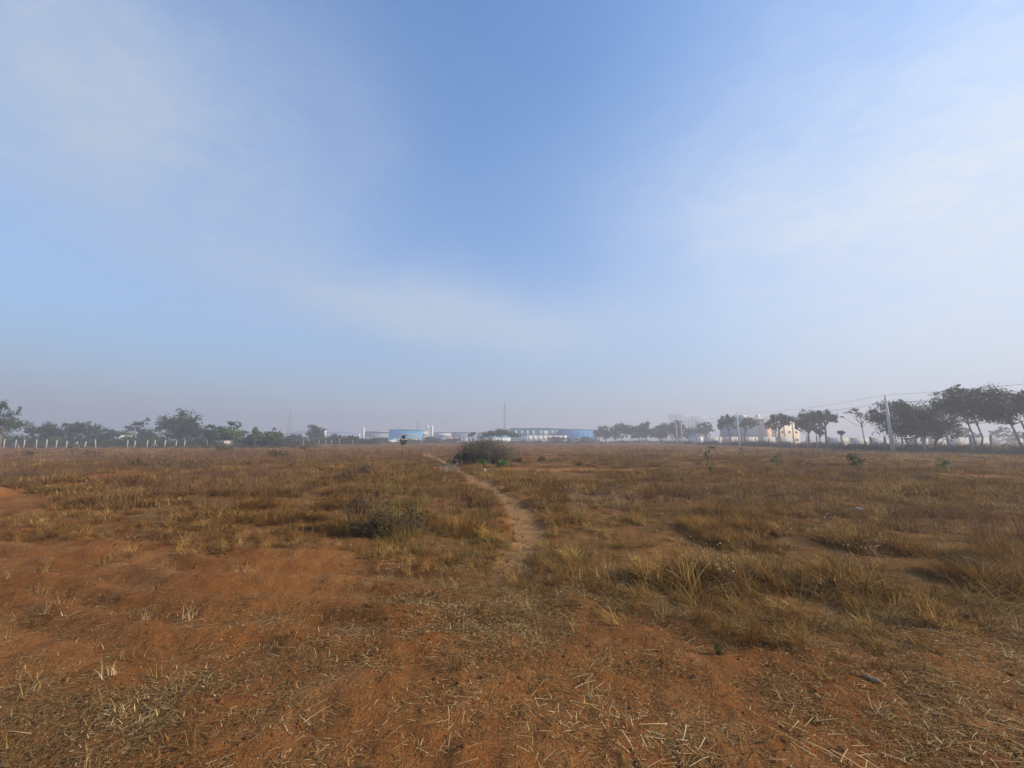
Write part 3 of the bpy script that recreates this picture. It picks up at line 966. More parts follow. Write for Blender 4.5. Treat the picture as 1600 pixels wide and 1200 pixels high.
TREES = [
    # left, behind the post fence
    ('flat-layered tree cut by the left edge of the picture', -44, 38, 624, 680, 0, 72, 'layered', 'leaf_mid', 2600, 0.34),
    ('bushy tree beside the leftmost layered tree, its left neighbour taller', 38, 82, 658, 692, 58, 104, 'round', 'leaf_mid', 1500, 0.4),
    ('round bushy tree, second of the low row at far left', 70, 114, 657, 692, 92, 100, 'round', 'leaf_dark', 1500, 0.4),
    ('round bushy tree, third of the low row at far left', 104, 150, 656, 692, 128, 103, 'round', 'leaf_mid', 1500, 0.4),
    ('low bushy tree at the right end of the low row at far left', 140, 184, 667, 692, 160, 108, 'round', 'leaf_mid', 1300, 0.4),
    ('flat spreading tree touching the left side of the tall round tree', 186, 262, 654, 690, 222, 112, 'layered', 'leaf_mid', 2000, 0.42),
    ('tallest round dense tree on the left behind the fence posts', 248, 313, 639, 693, 282, 104, 'dense', 'leaf_mid', 4200, 0.42),
    ('low layered tree touching the right side of the tall round tree', 303, 348, 662, 690, 326, 99, 'layered', 'leaf_mid', 1500, 0.4),
    ('light green tiered tree left of the lattice tower', 336, 388, 656, 688, 362, 86, 'layered', 'leaf_light', 2000, 0.36),
    ('light green spreading tree right of the tiered tree', 382, 414, 667, 690, 398, 89, 'layered', 'leaf_light', 1300, 0.36),
    ('light green spreading tree in front of the lattice tower foot', 408, 441, 667, 690, 425, 91, 'layered', 'leaf_light', 1300, 0.36),
    ('round hazy tree in front of the blue roofs left of the white tank', 474, 513, 665, 698, 493, 150, 'dense', 'leaf_mid', 2400, 0.5),
    ('low bushy tree left of the round hazy tree', 446, 480, 678, 697, 462, 142, 'round', 'leaf_mid', 1200, 0.5),
    ('low bushy tree right of the round hazy tree', 508, 538, 678, 697, 524, 142, 'round', 'leaf_mid', 1200, 0.5),
    ('low bushy tree at the foot of the small white building', 532, 566, 681, 698, 548, 138, 'round', 'leaf_mid', 1200, 0.5),
    ('low hazy bush in front of the grey shed', 584, 612, 684, 697, 597, 190, 'round', 'leaf_mid', 900, 0.6),
    ('low hazy bush in front of the blue gable shed', 628, 656, 686, 697, 642, 195, 'round', 'leaf_olive', 900, 0.6),
    ('low hazy bush right of the blue gable shed', 660, 692, 683, 696, 676, 190, 'round', 'leaf_mid', 900, 0.6),
    ('low hazy bush left of the big twiggy thicket', 690, 728, 684, 697, 708, 200, 'round', 'leaf_olive', 1000, 0.6),
    ('small thin tree just left of the umbrella tree', 729, 747, 674, 685, 738, 170, 'open', 'leaf_mid', 420, 0.5),
    ('flat umbrella tree rising behind the big twiggy thicket', 752, 814, 669, 685, 784, 150, 'umbrella', 'leaf_mid', 2600, 0.42),
    ('low bush under the long white wall', 852, 892, 682, 695, 872, 190, 'round', 'leaf_olive', 900, 0.6),
    ('low bush in front of the bright blue long shed', 898, 932, 682, 694, 914, 190, 'round', 'leaf_mid', 900, 0.6),
    # dark row in the middle distance on the right
    ('dark dense tree at the left end of the tree row', 926, 966, 665, 689, 946, 205, 'dense', 'leaf_dark', 2200, 0.6),
    ('dark dense tree, second of the tree row from its left end', 952, 992, 660, 687, 972, 200, 'dense', 'leaf_dark', 2200, 0.6),
    ('dark dense tree, third of the tree row from its left end', 982, 1016, 664, 687, 998, 198, 'dense', 'leaf_dark', 2000, 0.6),
    ('dark tall narrow tree in the middle of the tree row', 997, 1024, 657, 687, 1010, 192, 'dense', 'leaf_dark', 1800, 0.6),
    ('dark dense tree left of the two pale poles', 1016, 1050, 661, 688, 1034, 188, 'dense', 'leaf_dark', 2000, 0.6),
    ('broad dark tree behind the two pale poles', 1038, 1080, 655, 688, 1060, 180, 'dense', 'leaf_dark', 2200, 0.55),
    ('low hazy tree right of the two pale poles', 1068, 1094, 666, 690, 1080, 185, 'round', 'leaf_mid', 1000, 0.55),
    ('small round hazy tree under the far apartment block', 1087, 1115, 657, 684, 1103, 175, 'dense', 'leaf_mid', 1500, 0.5),
    ('airy tree just left of the second power pole', 1120, 1157, 647, 680, 1141, 130, 'open', 'leaf_mid', 1700, 0.42),
    ('thin brownish tree just right of the second power pole', 1154, 1188, 651, 677, 1163, 118, 'open', 'leaf_olive', 1100, 0.4),
    ('airy green tree in front of the peach building', 1199, 1243, 643, 679, 1218, 104, 'open', 'leaf_mid', 2400, 0.36),
    ('dark round tree right of the peach building', 1245, 1290, 641, 680, 1262, 96, 'dense', 'leaf_dark', 3000, 0.34),
    ('taller airy tree touching the dark round tree beside the peach building', 1272, 1313, 636, 672, 1292, 92, 'open', 'leaf_mid', 2200, 0.34),
    ('small thin tree below the dark round tree', 1272, 1291, 668, 686, 1281, 88, 'open', 'leaf_mid', 420, 0.3),
    ('tiny tree left of the nearly bare tree', 1307, 1323, 672, 684, 1316, 84, 'open', 'leaf_mid', 350, 0.3),
    ('nearly bare tree with sparse brown leaves left of the nearest power pole', 1316, 1378, 636, 666, 1352, 74, 'sparse', 'leaf_dry', 1100, 0.26),
    ('wide dark dense tree behind the nearest power pole', 1374, 1482, 621, 694, 1432, 63, 'dense', 'leaf_dark', 7500, 0.30),
    ('dark tree in the gap between the wide dense tree and the two-trunked tree', 1440, 1504, 626, 694, 1459, 66, 'dense', 'leaf_dark', 3200, 0.30),
    ('tall dense-crowned tree on two thin trunks at the right', 1482, 1556, 596, 664, 1526, 56, 'dense', 'leaf_dark', 4200, 0.28),
    ('tall dense-crowned tree with a leaning trunk cut by the right edge', 1526, 1640, 596, 666, 1600, 53, 'dense', 'leaf_dark', 5600, 0.28),
    ('small hazy flat tree behind the two thin trunks', 1494, 1528, 668, 688, 1512, 125, 'layered', 'leaf_olive', 900, 0.4),
    ('small hazy flat tree left of the leaning trunk', 1552, 1590, 665, 688, 1573, 125, 'layered', 'leaf_olive', 900, 0.4),
]
for k, t in enumerate(TREES):
    kw = dict(seed=k + 1)
    if 'two thin trunks at' in t[0]:
        kw.update(stems=2, bark='palebark', girth=0.11)
    if 'wide dark dense' in t[0]:
        kw.update(stems=3, bark='palebark', girth=0.15)
    if 'leaning trunk cut' in t[0]:
        kw.update(bark='palebark', girth=0.14, stems=2)
    if 'nearly bare' in t[0]:
        kw.update(bark='palebark', girth=0.10)
    if t[7 - 0] and t[6] > 180 and 'row' in t[0]:
        kw['group'] = 'dark tree row in the middle distance'
    if 'low row' in t[0]:
        kw['group'] = 'low bushy trees at far left'
    tree(t[0], *t[1:], **kw)


# ------------------------------------------------------------------ shrubs and saplings of the field
def sapling(label, u, vbase, vtop, seed, leaf='leaf_mid', n=60, size=0.13, wpx=16, lower=0.35, stem=0.02, name='sapling', bend=0.0, mat='twig'):
    g = np.random.default_rng(seed)
    x, y_ = gp(u, vbase)
    z_ = hz(x, y_)
    H = at(u, vtop, y_).z - z_
    w = wpx / F * y_ / 2
    root = empty(name, (x, y_, z_), 0, label, 'sapling')
    s_ = MB()
    top = (bend * H, 0, H * 0.92)
    s_.tube([(0, 0, -0.05), (bend * H * 0.3 + 0.02 * g.normal(), 0, H * 0.5), top], [stem, stem * 0.8, stem * 0.4], 5)
    P, T = [], []
    for k in range(7):
        zz = H * (lower + (1 - lower) * (k + 0.3) / 7)
        a = g.uniform(0, 6.28)
        rr = w * (0.5 + 0.5 * g.random()) * (1 - 0.4 * abs(k / 7 - 0.4))
        e = np.array([bend * zz * 0.8 + rr * math.cos(a), rr * math.sin(a), zz + 0.1 * H * g.random()])
        s_.tube([(bend * zz * 0.8, 0, zz * 0.93), e], [stem * 0.45, stem * 0.2], 4)
        m_ = max(3, n // 7)
        P.append(e + g.normal(size=(m_, 3)) * np.array([w * 0.33, w * 0.33, 0.06 * H]))
        T.append(g.random(m_))
    s_.build('stem', M[mat], root)
    f = MB()
    f.leaves(np.concatenate(P), size, np.concatenate(T), None, 0.5, seed)
    f.build('foliage', M[leaf], root)
    return root


sapling('thin sapling with a green tuft top left of the blue gable shed', 627, 722, 682, 1, 'leaf_mid', 80, 0.22, 12, 0.62, 0.035)
sapling('leggy brown-green sapling in the field left of centre', 479, 718, 694, 2, 'leaf_olive', 60, 0.22, 18, 0.55, 0.03)
sapling('crooked thin sapling right of centre beyond the bare track', 1104, 728, 698, 3, 'leaf_mid', 80, 0.16, 17, 0.3, 0.025, bend=0.25)
sapling('tiny dark seedling on the near side of the bare track', 1111, 742, 731, 4, 'leaf_dark', 24, 0.10, 6, 0.5, 0.012)
sapling('bushy young sapling left of the dead slanting stick', 1215, 730, 710, 5, 'leaf_light', 110, 0.17, 17, 0.1, 0.02)
sapling('dark green drooping sapling above the brown dead shrub', 1340, 738, 711, 6, 'leaf_dark', 130, 0.17, 18, 0.35, 0.02)
sapling('small bright green sapling at the right under the tallest trees', 1475, 738, 716, 7, 'leaf_light', 120, 0.14, 13, 0.3, 0.016)
sapling('short dry upright seedling right of centre', 990, 728, 712, 8, 'leaf_dry', 30, 0.12, 7, 0.2, 0.018)
sapling('faint pale green seedling far off right of centre', 1163, 716, 700, 9, 'leaf_light', 50, 0.2, 12, 0.3, 0.02)
sapling('small dark-topped sapling behind the mound on the left', 347, 704, 686, 10, 'leaf_dark', 90, 0.3, 14, 0.5, 0.03)
sapling('short leafy seedling left of the mound on the left', 113, 712, 694, 11, 'leaf_olive', 50, 0.25, 9, 0.3, 0.03)


def shrub(label, u, vbase, vtop, wpx, seed, leaf='leaf_olive', n=300, size=0.08, ntwig=60, twig='twig', name='shrub', cat='shrub', dense=0.5, depth=0.8):
    g = np.random.default_rng(seed)
    x, y_ = gp(u, vbase)
    y_ += 0.2
    z_ = hz(x, y_)
    H = max(at(u, vtop, y_).z - z_, 0.1)
    w = wpx / F * y_ / 2
    root = empty(name, (x, y_, z_), 0, label, cat)
    tw = MB()
    tips = []
    for k in range(ntwig):
        a, rr = g.uniform(0, 6.28), math.sqrt(g.random())
        bx, by = rr * 0.55 * w * math.cos(a), rr * 0.55 * w * depth * math.sin(a)
        h_ = H * (1.0 - 0.55 * rr * rr) * g.uniform(0.55, 1.0)
        e = np.array([bx * 1.75 + g.normal() * 0.06 * w, by * 1.75, h_])
        m_ = np.array([bx * 1.15, by * 1.15, h_ * 0.55])
        t0 = max(0.004, 0.010 * H)
        tw.tube([(bx, by, -0.03), m_, e], [t0, t0 * 0.8, t0 * 0.4], 4)
        tips.append((np.array([bx, by, 0]), m_, e))
        for _ in range(3):
            s0 = m_ + (e - m_) * g.random()
            e2 = s0 + np.array([g.normal() * 0.16 * w, g.normal() * 0.16 * w, abs(g.normal()) * 0.16 * H])
            tw.tube([s0, e2], [t0 * 0.5, t0 * 0.25], 3)
            tips.append((s0, s0, e2))
    tw.build('stems', M[twig], root)
    if n:
        idx = g.integers(0, len(tips), n)
        f_ = g.random(n) ** dense
        P = np.array([tips[i][1] * (1 - t_) + tips[i][2] * t_ for i, t_ in zip(idx, f_)]) + g.normal(size=(n, 3)) * 0.04 * w
        P[:, 2] = np.abs(P[:, 2])
        lb = MB()
        lb.leaves(P, size, g.random(n), None, 0.55, seed)
        lb.build('foliage', M[leaf], root)
    return root


shrub('big grey-green twiggy thicket beside the path in mid field', 759, 727, 680, 100, 21, 'leaf_olive', 1500, 0.13, 420, 'greytwig', 'thicket', 'thicket', 1.2)
shrub('dark leafy bush at the left foot of the big twiggy thicket', 727, 728, 703, 40, 22, 'leaf_dark', 900, 0.15, 60)
shrub('bright green low weed in front of the big thicket', 753, 729, 716, 26, 23, 'leaf_fresh', 420, 0.14, 40, 'twig', 'weed', 'weed')
shrub('bright green low weed at the right foot of the big thicket', 786, 731, 719, 22, 24, 'leaf_fresh', 320, 0.14, 30, 'twig', 'weed', 'weed')
shrub('small green weed patch at the left tip of the big thicket', 705, 725, 718, 26, 25, 'leaf_fresh', 200, 0.13, 24, 'twig', 'weed', 'weed')
shrub('dark brown dead shrub below the drooping sapling', 1336, 748, 733, 30, 26, 'leaf_dry', 260, 0.08, 70)
shrub('grey leafless shrub behind the grass right of the thicket', 805, 722, 704, 18, 27, 'leaf_olive', 60, 0.1, 40)
shrub('small round bush beyond the bare track right of the thicket', 847, 722, 712, 12, 28, 'leaf_olive', 160, 0.14, 24)
shrub('low green tuft beyond the bare track', 907, 728, 722, 12, 29, 'leaf_mid', 120, 0.1, 20)
shrub('grey-green leafy bush at the edge of the red soil left of the path', 590, 838, 783, 44, 30, 'leaf_sage', 700, 0.045, 60)
shrub('yellow-olive rounded bush right of the grey-green bush by the path', 641, 828, 788, 40, 31, 'leaf_olive', 800, 0.05, 60, 'greytwig')
shrub('wide olive-brown tangled weed clump round the grey-green bush by the path', 600, 842, 790, 120, 48, 'leaf_olive', 1100, 0.04, 120, 'twig', depth=0.5)
shrub('dark dead weed with tall stalks left of the grey-green bush', 560, 822, 752, 70, 32, 'leaf_dry', 160, 0.035, 70)
shrub('dark brown dead shrub standing in the grass left of the path', 586, 790, 757, 14, 33, 'leaf_dry', 220, 0.06, 24)
shrub('grey dead shrub in the left grass near the far tracks', 540, 748, 728, 34, 34, 'leaf_olive', 180, 0.08, 60)
shrub('brown dome-shaped dead bush left of centre', 568, 740, 721, 26, 35, 'leaf_dry', 220, 0.09, 50)
shrub('yellow-green bush in the far left field', 434, 716, 700, 40, 36, 'leaf_olive', 420, 0.2, 40)
shrub('long dark purple-brown dead brush on the left', 305, 734, 712, 66, 37, 'leaf_dry', 320, 0.09, 130)
shrub('dark green bush at the left end of the purple-brown brush', 208, 733, 714, 30, 38, 'leaf_olive', 360, 0.12, 40)
shrub('brown dead brush between the green bush and the purple brush', 245, 733, 711, 46, 39, 'leaf_dry', 300, 0.1, 80)
shrub('dark thorny mound under the small dark-topped sapling', 346, 709, 694, 34, 40, 'leaf_olive', 300, 0.22, 50)
shrub('small green bush in the far left field', 40, 714, 705, 17, 41, 'leaf_mid', 160, 0.2, 24)
shrub('grey dead brush beside the far left fence', 140, 716, 700, 36, 42, 'leaf_dry', 160, 0.14, 60)
shrub('dark brush spread over the left bank behind the earth berm', 30, 752, 732, 90, 43, 'leaf_dry', 260, 0.08, 130)
shrub('brown twiggy dead bush at the right below the small bright sapling', 1450, 756, 736, 34, 44, 'leaf_dry', 90, 0.07, 60)
shrub('dry dark weed clump at the right-hand field edge', 1545, 905, 865, 80, 45, 'leaf_dry', 260, 0.04, 90)
shrub('brush pile of pale dead branches left of the thicket', 700, 738, 722, 40, 46, 'leaf_dry', 80, 0.08, 70, 'palebark')
shrub('tiny green sprout on the bare soil at lower right', 1148, 1047, 1036, 15, 47, 'leaf_light', 110, 0.016, 16, 'twig', 'weed', 'weed')


# brush along the right-hand fence reads as one mass
def brush(m, s):
    g = np.random.default_rng(s)
    blades(m, 50, 0.9, 0.5, 1.5, 0.02, 0.05, 0.5, 0.4, 0.8, seed=s, tint=(0, 0.6))
    P = g.normal(size=(150, 3)) * np.array([0.6, 0.6, 0.35]) + np.array([0, 0, 0.55])
    P[:, 2] = np.abs(P[:, 2])
    m.leaves(P, 0.22, g.random(150) * 0.7, seed=s)


M['brush'] = blade_mat('fence_brush', [(0.1, (0.055, 0.050, 0.035)), (0.5, (0.105, 0.085, 0.058)), (0.9, (0.17, 0.13, 0.08))])
brush_c = variants('fence_brush', [brush, brush, brush], M['brush'])
g = np.random.default_rng(77)
yy = np.concatenate([g.uniform(38, 110, 230), g.uniform(110, 240, 160)])
xx = 61.5 + g.normal(size=len(yy)) * 1.1 + (yy - 60) * 0.01
s = g.uniform(0.6, 1.25, len(yy))
scatter('fence_brush', 'dark dry brush growing along the right-hand fence', brush_c, 3, place(xx, yy, -0.1), g.uniform(0, 6.28, len(yy)), 0.1, sc3(s, np.full(len(yy), 1.05)), 21)
M['scrub'] = blade_mat('green_scrub', [(0.1, (0.030, 0.045, 0.016)), (0.5, (0.060, 0.082, 0.030)), (0.9, (0.11, 0.125, 0.05))])


def scrub(m, s):
    g = np.random.default_rng(s)
    blades(m, 14, 0.6, 0.8, 1.8, 0.03, 0.06, 0.4, 0.3, 0.6, seed=s, tint=(0, 0.4))
    for k in range(5):
        c_ = np.array([g.normal() * 0.6, g.normal() * 0.6, 0.5 + g.random() * 1.0])
        P = c_ + g.normal(size=(70, 3)) * np.array([0.42, 0.42, 0.34])
        P[:, 2] = np.abs(P[:, 2])
        m.leaves(P, 0.34, g.random(70), seed=s + k)


scrub_c = variants('green_scrub', [scrub, scrub, scrub], M['scrub'])
yy = g.uniform(90, 122, 210)
xx = -yy * g.uniform(0.55, 1.40, 210)
yy2 = g.uniform(128, 165, 120)
xx2 = yy2 * g.uniform(-0.62, -0.34, 120)
xx, yy = np.concatenate([xx, xx2]), np.concatenate([yy, yy2])
s = g.uniform(0.6, 1.3, len(yy))
scatter('green_scrub', 'green scrub under the trees along the left edge of the field', scrub_c, 3, place(xx, yy, -0.1), g.uniform(0, 6.28, len(yy)), 0.1, sc3(s, g.uniform(0.7, 1.2, len(yy))), 23)
yy = g.uniform(165, 215, 150)
xx = yy * g.uniform(-0.38, 0.44, 150)
s = g.uniform(0.5, 1.1, len(yy))
scatter('far_scrub', 'low hazy green scrub in front of the distant sheds', scrub_c, 3, place(xx, yy, -0.1), g.uniform(0, 6.28, len(yy)), 0.1, sc3(s, g.uniform(0.5, 0.9, len(yy))), 24)
xx = np.concatenate([g.uniform(-118, -40, 130), g.uniform(-60, 45, 190)])
yy = np.concatenate([g.uniform(80, 90, 130), g.uniform(150, 185, 190)])
s = g.uniform(0.5, 1.0, len(yy))
scatter('far_brush', 'grey-brown brush along the far edge of the field', brush_c, 3, place(xx, yy, -0.1), g.uniform(0, 6.28, len(yy)), 0.1, sc3(s, g.uniform(0.5, 0.9, len(yy))), 22)


# ------------------------------------------------------------------ fences
def post_mesh(h, w, bent=False):
    mb = MB()
    mb.box(-w / 2, w / 2, -w / 2, w / 2, -0.25, h - 0.03)
    mb.box(-w / 2 * 0.8, w / 2 * 0.8, -w / 2 * 0.8, w / 2 * 0.8, h - 0.03, h)
    me = mb.mesh('post')
    return me


def fence(label, pts, spacing, h, w, mat, wires=(0.5, 0.9, 1.3), braces=(), seed=0, jitter=0.25):
    g = np.random.default_rng(seed)
    root = empty('fence', (pts[0][0], pts[0][1], hz(*pts[0])), 0, label, 'fence')
    ox, oy, oz = root.location
    pm = post_mesh(h, w)
    pm.materials.append(mat)
    bm_ = MB()
    bm_.tube([(0, 0, h * 0.72), (0.85, 0, -0.05)], w * 0.32, 4)
    bme = bm_.mesh('brace')
    bme.materials.append(mat)
    tops, k = [], 0
    for (a, b) in zip(pts[:-1], pts[1:]):
        L = math.hypot(b[0] - a[0], b[1] - a[1])
        yaw = math.atan2(b[1] - a[1], b[0] - a[0])
        for i_ in range(int(L / spacing)):
            f_ = (i_ * spacing + g.normal() * jitter) / L
            if g.random() < 0.09:
                continue
            x, y_ = a[0] + (b[0] - a[0]) * f_, a[1] + (b[1] - a[1]) * f_
            o = bpy.data.objects.new('post', pm)
            col.objects.link(o)
            o.parent = root
            o.location = (x - ox, y_ - oy, hz(x, y_) - oz)
            o.rotation_euler = (g.normal() * 0.05, g.normal() * 0.05, yaw)
            o.scale = (1, 1, g.uniform(0.80, 1.08))
            tops.append(Vector(o.location))
            if k in braces:
                for s_ in (0, math.pi):
                    c = bpy.data.objects.new('brace', bme)
                    col.objects.link(c)
                    c.parent = root
                    c.location = o.location
                    c.rotation_euler = (0, 0, yaw + s_)
            k += 1
    for hw in wires:
        mb = MB()
        mb.tube([t + Vector((0, 0, hw)) for t in tops], 0.006, 3)
        mb.build('wire', M['wire'], root)
    return root


xl0, xl1 = at(-60, 690, 78).x, at(318, 690, 84).x
fence('row of pale concrete fence posts with slanting braces across the left', [(xl0, 78), (xl1, 84)], 1.85, 1.75, 0.15, M['concrete'],
      braces=(5, 11, 17, 25, 28, 34), seed=3)
fence('line of slender concrete posts with wires along the right-hand trees', [(60.5, 40), (61.5, 110), (62.5, 165)], 2.9, 2.5, 0.20, M['old_concrete'], seed=4)
fence('close-set pale concrete posts in front of the dark tree row', [(62.6, 150), (50.5, 172), (30, 186)], 1.9, 2.3, 0.22, M['concrete'], seed=5)
xq0, xq1 = at(322, 690, 92).x, at(560, 690, 130).x
fence('faint pale fence posts under the light green trees', [(xq0, 92), (xq1, 130)], 2.4, 1.7, 0.15, M['old_concrete'], seed=6)


# ------------------------------------------------------------------ power poles and lines
def power_pole(label, x, y_, h, lean=0.0, arm=True):
    z_ = hz(x, y_)
    root = empty('power_pole', (x, y_, z_), 0, label, 'pole', 'concrete power poles along the right-hand fence')
    mb = MB()
    mb.tube([(0, 0, -0.4), (lean * h * 0.5, 0, h * 0.5), (lean * h, 0, h)], [0.25, 0.21, 0.15], 8)
    mb.build('shaft', M['pole'], root)
    tip = MB()
    tip.tube([(lean * h, 0, h), (lean * h, 0, h + 0.35)], 0.05, 5)
    tip.build('insulator', M['steel'], root)
    if arm:
        for s_ in (-1, 1):
            ar = MB()
            zb_ = h - 1.75
            ar.tube([(lean * h, 0, zb_), (lean * h + s_ * 0.75, 0, zb_ + 0.45), (lean * h + s_ * 0.80, 0, zb_ + 0.75)], 0.10, 4)
            ao = ar.build('cross_arm', M['steel'], root)
            i_ = MB()
            i_.tube([(lean * h + s_ * 0.80, 0, zb_ + 0.72), (lean * h + s_ * 0.80, 0, zb_ + 0.95)], 0.07, 5)
            i_.build('insulator', M['offwhite'], ao)
    return [Vector((x + lean * h, y_, z_ + h + 0.33)), Vector((x + lean * h - 0.8, y_, z_ + h - 0.85)), Vector((x + lean * h + 0.8, y_, z_ + h - 0.85))]


pA = power_pole('nearest tall concrete power pole with V-shaped arms before the wide dark tree', 58.6, 60, 8.3, -0.008)
pB = power_pole('second concrete power pole between the airy tree and the brownish tree', 59.6, 102, 8.3, -0.006)
pC = power_pole('left one of the two pale poles before the dark tree row', 59.0, 139, 7.6)
pD = power_pole('right one of the two pale poles before the dark tree row', 59.9, 137, 8.0, arm=False)
pE = power_pole('concrete power pole beyond the right edge of the picture', 58.2, 20, 8.3)
for nm, (P0, P1) in (('between the second pole and the two pale poles', (pB, pC)), ('between the nearest pole and the second pole', (pA, pB)),
                     ('from the nearest power pole to the right edge', (pE, pA))):
    for k, w_ in enumerate(('top', 'left-hand', 'right-hand')):
        mb = MB()
        a, b = P0[k], P1[k]
        pts = [a.lerp(b, t / 12) - Vector((0, 0, 0.7 * 4 * (t / 12) * (1 - t / 12))) for t in range(13)]
        mb.tube(pts, 0.016, 4)
        tag(mb.build('power_line', M['wire']), f'thin dark {w_} power line {nm}', 'power line', 'overhead power lines')


# ------------------------------------------------------------------ buildings behind the field
def building(name, label, cat, u0, u1, Y, depth, rot=12):
    """an Empty at the left front foot; local x runs along the front, y into depth"""
    a = at(u0, 690, Y)
    w = (u1 - u0) / F * Y
    rz = R(rot)
    zg = hz(a.x, Y)
    root = empty(name, (a.x, Y, zg), rz, label, cat)
    kx = 1.0 / max(0.3, math.cos(rz) - math.sin(rz) * (((u0 + u1) / 2 - 800) / F))
    return root, w * kx, lambda v: at(u0, v, Y).z - zg


def prt(root, name, mat, *boxes, parent=None):
    mb = MB()
    for b in boxes:
        mb.box(*b)
    return mb.build(name, mat, parent or root)


def gable(root, w, d, ze, zr, mat, over=0.4, th=0.25, ridge=0.5):
    """very low gable with its triangle to the front"""
    mb = MB()
    ze, zr = (ze + zr) / 2 - 0.12, (ze + zr) / 2 + 0.12
    xr = w * ridge
    V = []
    for y_ in (-over, d + over):
        V += [(-over, y_, ze), (xr, y_, zr), (w + over, y_, ze), (-over, y_, ze - th), (xr, y_, zr - th), (w + over, y_, ze - th)]
    mb.add(V, [(0, 1, 7, 6), (1, 2, 8, 7), (3, 9, 10, 4), (4, 10, 11, 5), (0, 3, 4, 1), (1, 4, 5, 2), (6, 7, 10, 9), (7, 8, 11, 10), (0, 6, 9, 3), (2, 5, 11, 8)])
    return mb.build('roof', mat, root)


def gable_wall(root, w, d, z0, ze, zr, mat, ridge=0.5):
    mb = MB()
    ze, zr = (ze + zr) / 2 - 0.30, (ze + zr) / 2 - 0.06
    xr = w * ridge
    V = [(x, y_, z) for y_ in (0, d) for (x, z) in ((0, z0), (w, z0), (w, ze), (xr, zr), (0, ze))]
    mb.add(V, [(0, 1, 6, 5), (1, 2, 7, 6), (4, 0, 5, 9)], [(0, 4, 3), (0, 3, 1), (1, 3, 2), (5, 8, 9), (5, 6, 8), (6, 7, 8)])
    return mb.build('wall', mat, root)


# blue roofs far left
r, w, z = building('shed', 'pale teal shed roof just right of the lattice tower', 'shed', 436, 476, 300, 30, 10)
prt(r, 'wall', M['offwhite'], (0, w, 0, 9, -0.5, z(680)))
gable(r, w, 9, z(678), z(676.3), M['teal'], ridge=0.8)
r, w, z = building('shed', 'small bright blue shed roof left of the round hazy tree', 'shed', 456, 490, 285, 30, 10)
prt(r, 'wall', M['grey'], (0, w, 0, 8, -0.5, z(678)))
gable(r, w, 8, z(676), z(673), M['blue'], ridge=0.7)
r, w, z = building('shed', 'long low blue-roofed shed right of the round hazy tree', 'shed', 506, 556, 280, 30, 8)
prt(r, 'wall', M['grey'], (0, w, 0, 9, -0.5, z(684)))
gable(r, w, 9, z(677), z(674), M['blue'], ridge=0.1)
r, w, z = building('house', 'small white building beside the long blue-roofed shed', 'building', 551, 561, 262, 8, 14)
prt(r, 'wall', M['white'], (0, w, 0, 8, -0.5, z(683)), (w * 0.55, w, 0.4, 6, z(683), z(678)))
prt(r, 'window', M['glass'], (w * 0.2, w * 0.4, -0.05, 0.1, 1.2, 2.4))
prt(r, 'door', M['grey'], (w * 0.6, w * 0.8, -0.05, 0.1, 0, 2.2))
r, w, z = building('shed', 'grey-mauve long shed with pale eaves left of the blue gable shed', 'shed', 570, 609, 268, 30, 6)
prt(r, 'wall', M['grey'], (0, w, 0, 9, -0.5, z(675)))
prt(r, 'eaves', M['offwhite'], (-0.3, w + 0.3, -0.5, -0.02, z(675), z(674.2)))
gable(r, w, 9, z(674.1), z(673.4), M['roofgrey'])
for k in range(6):
    prt(r, 'wall_panel', M['roofgrey'], (w * (0.04 + 0.16 * k), w * (0.16 + 0.16 * k), -0.1, 0, 0, z(683)))
r, w, z = building('shed', 'blue gable shed with white base in the centre left', 'shed', 607, 658, 255, 34, 6)
gable_wall(r, w, 10, -0.5, z(671.6), z(671.1), M['blue'], 0.35)
prt(r, 'band', M['grey'], (0.1, w - 0.1, -0.10, 0, z(681.5), z(678.5)))
prt(r, 'lower_band', M['teal'], (0.1, w - 0.1, -0.11, 0, z(685), z(681.6)))
for k in range(9):
    prt(r, 'base_panel', (M['white'], M['offwhite'], M['grey'])[k % 3], (w * (0.02 + 0.108 * k), w * (0.118 + 0.108 * k), -0.12, 0, 0, z(685.1)))
gable(r, w, 10, z(671.3), z(670.7), M['grey'], ridge=0.35)
r, w, z = building('shed', 'low blue annex in front of the grey-mauve shed', 'shed', 562, 614, 245, 18, 4)
prt(r, 'wall', M['offwhite'], (0, w, 0, 12, -0.5, z(686.5)))
gable(r, w, 12, z(686), z(684), M['teal'], ridge=0.5)
r, w, z = building('building', 'beige block between the blue gable shed and the twin silos', 'building', 656, 668, 275, 12, 10)
prt(r, 'wall', M['offwhite'], (0, w, 0, 12, -0.5, z(674)))
for k in range(3):
    prt(r, 'window', M['glass'], (w * (0.15 + 0.28 * k), w * (0.30 + 0.28 * k), -0.06, 0.1, z(681), z(678)))
r, w, z = building('shed', 'white-banded shed right of the twin silos', 'shed', 677, 704, 270, 24, 6)
prt(r, 'wall', M['grey'], (0, w, 0, 8, -0.5, z(676.3)))
prt(r, 'band', M['white'], (0.05, w - 0.05, -0.1, 0, z(681.5), z(676.6)))
gable(r, w, 8, z(675.8), z(675.2), M['teal'])
r, w, z = building('shed', 'small shed with a red roof beyond the low bushes', 'shed', 688, 707, 240, 12, 12)
prt(r, 'wall', M['offwhite'], (0, w, 0, 10, -0.5, z(685)))
gable(r, w, 10, z(684.5), z(680.5), M['redroof'])
r, w, z = building('shed', 'long low pale grey-roofed shed left of the umbrella tree', 'shed', 700, 754, 290, 30, 4)
prt(r, 'wall', M['grey'], (0, w, 0, 9, -0.5, z(676)))
gable(r, w, 9, z(675.6), z(674.2), M['offwhite'], ridge=0.75)
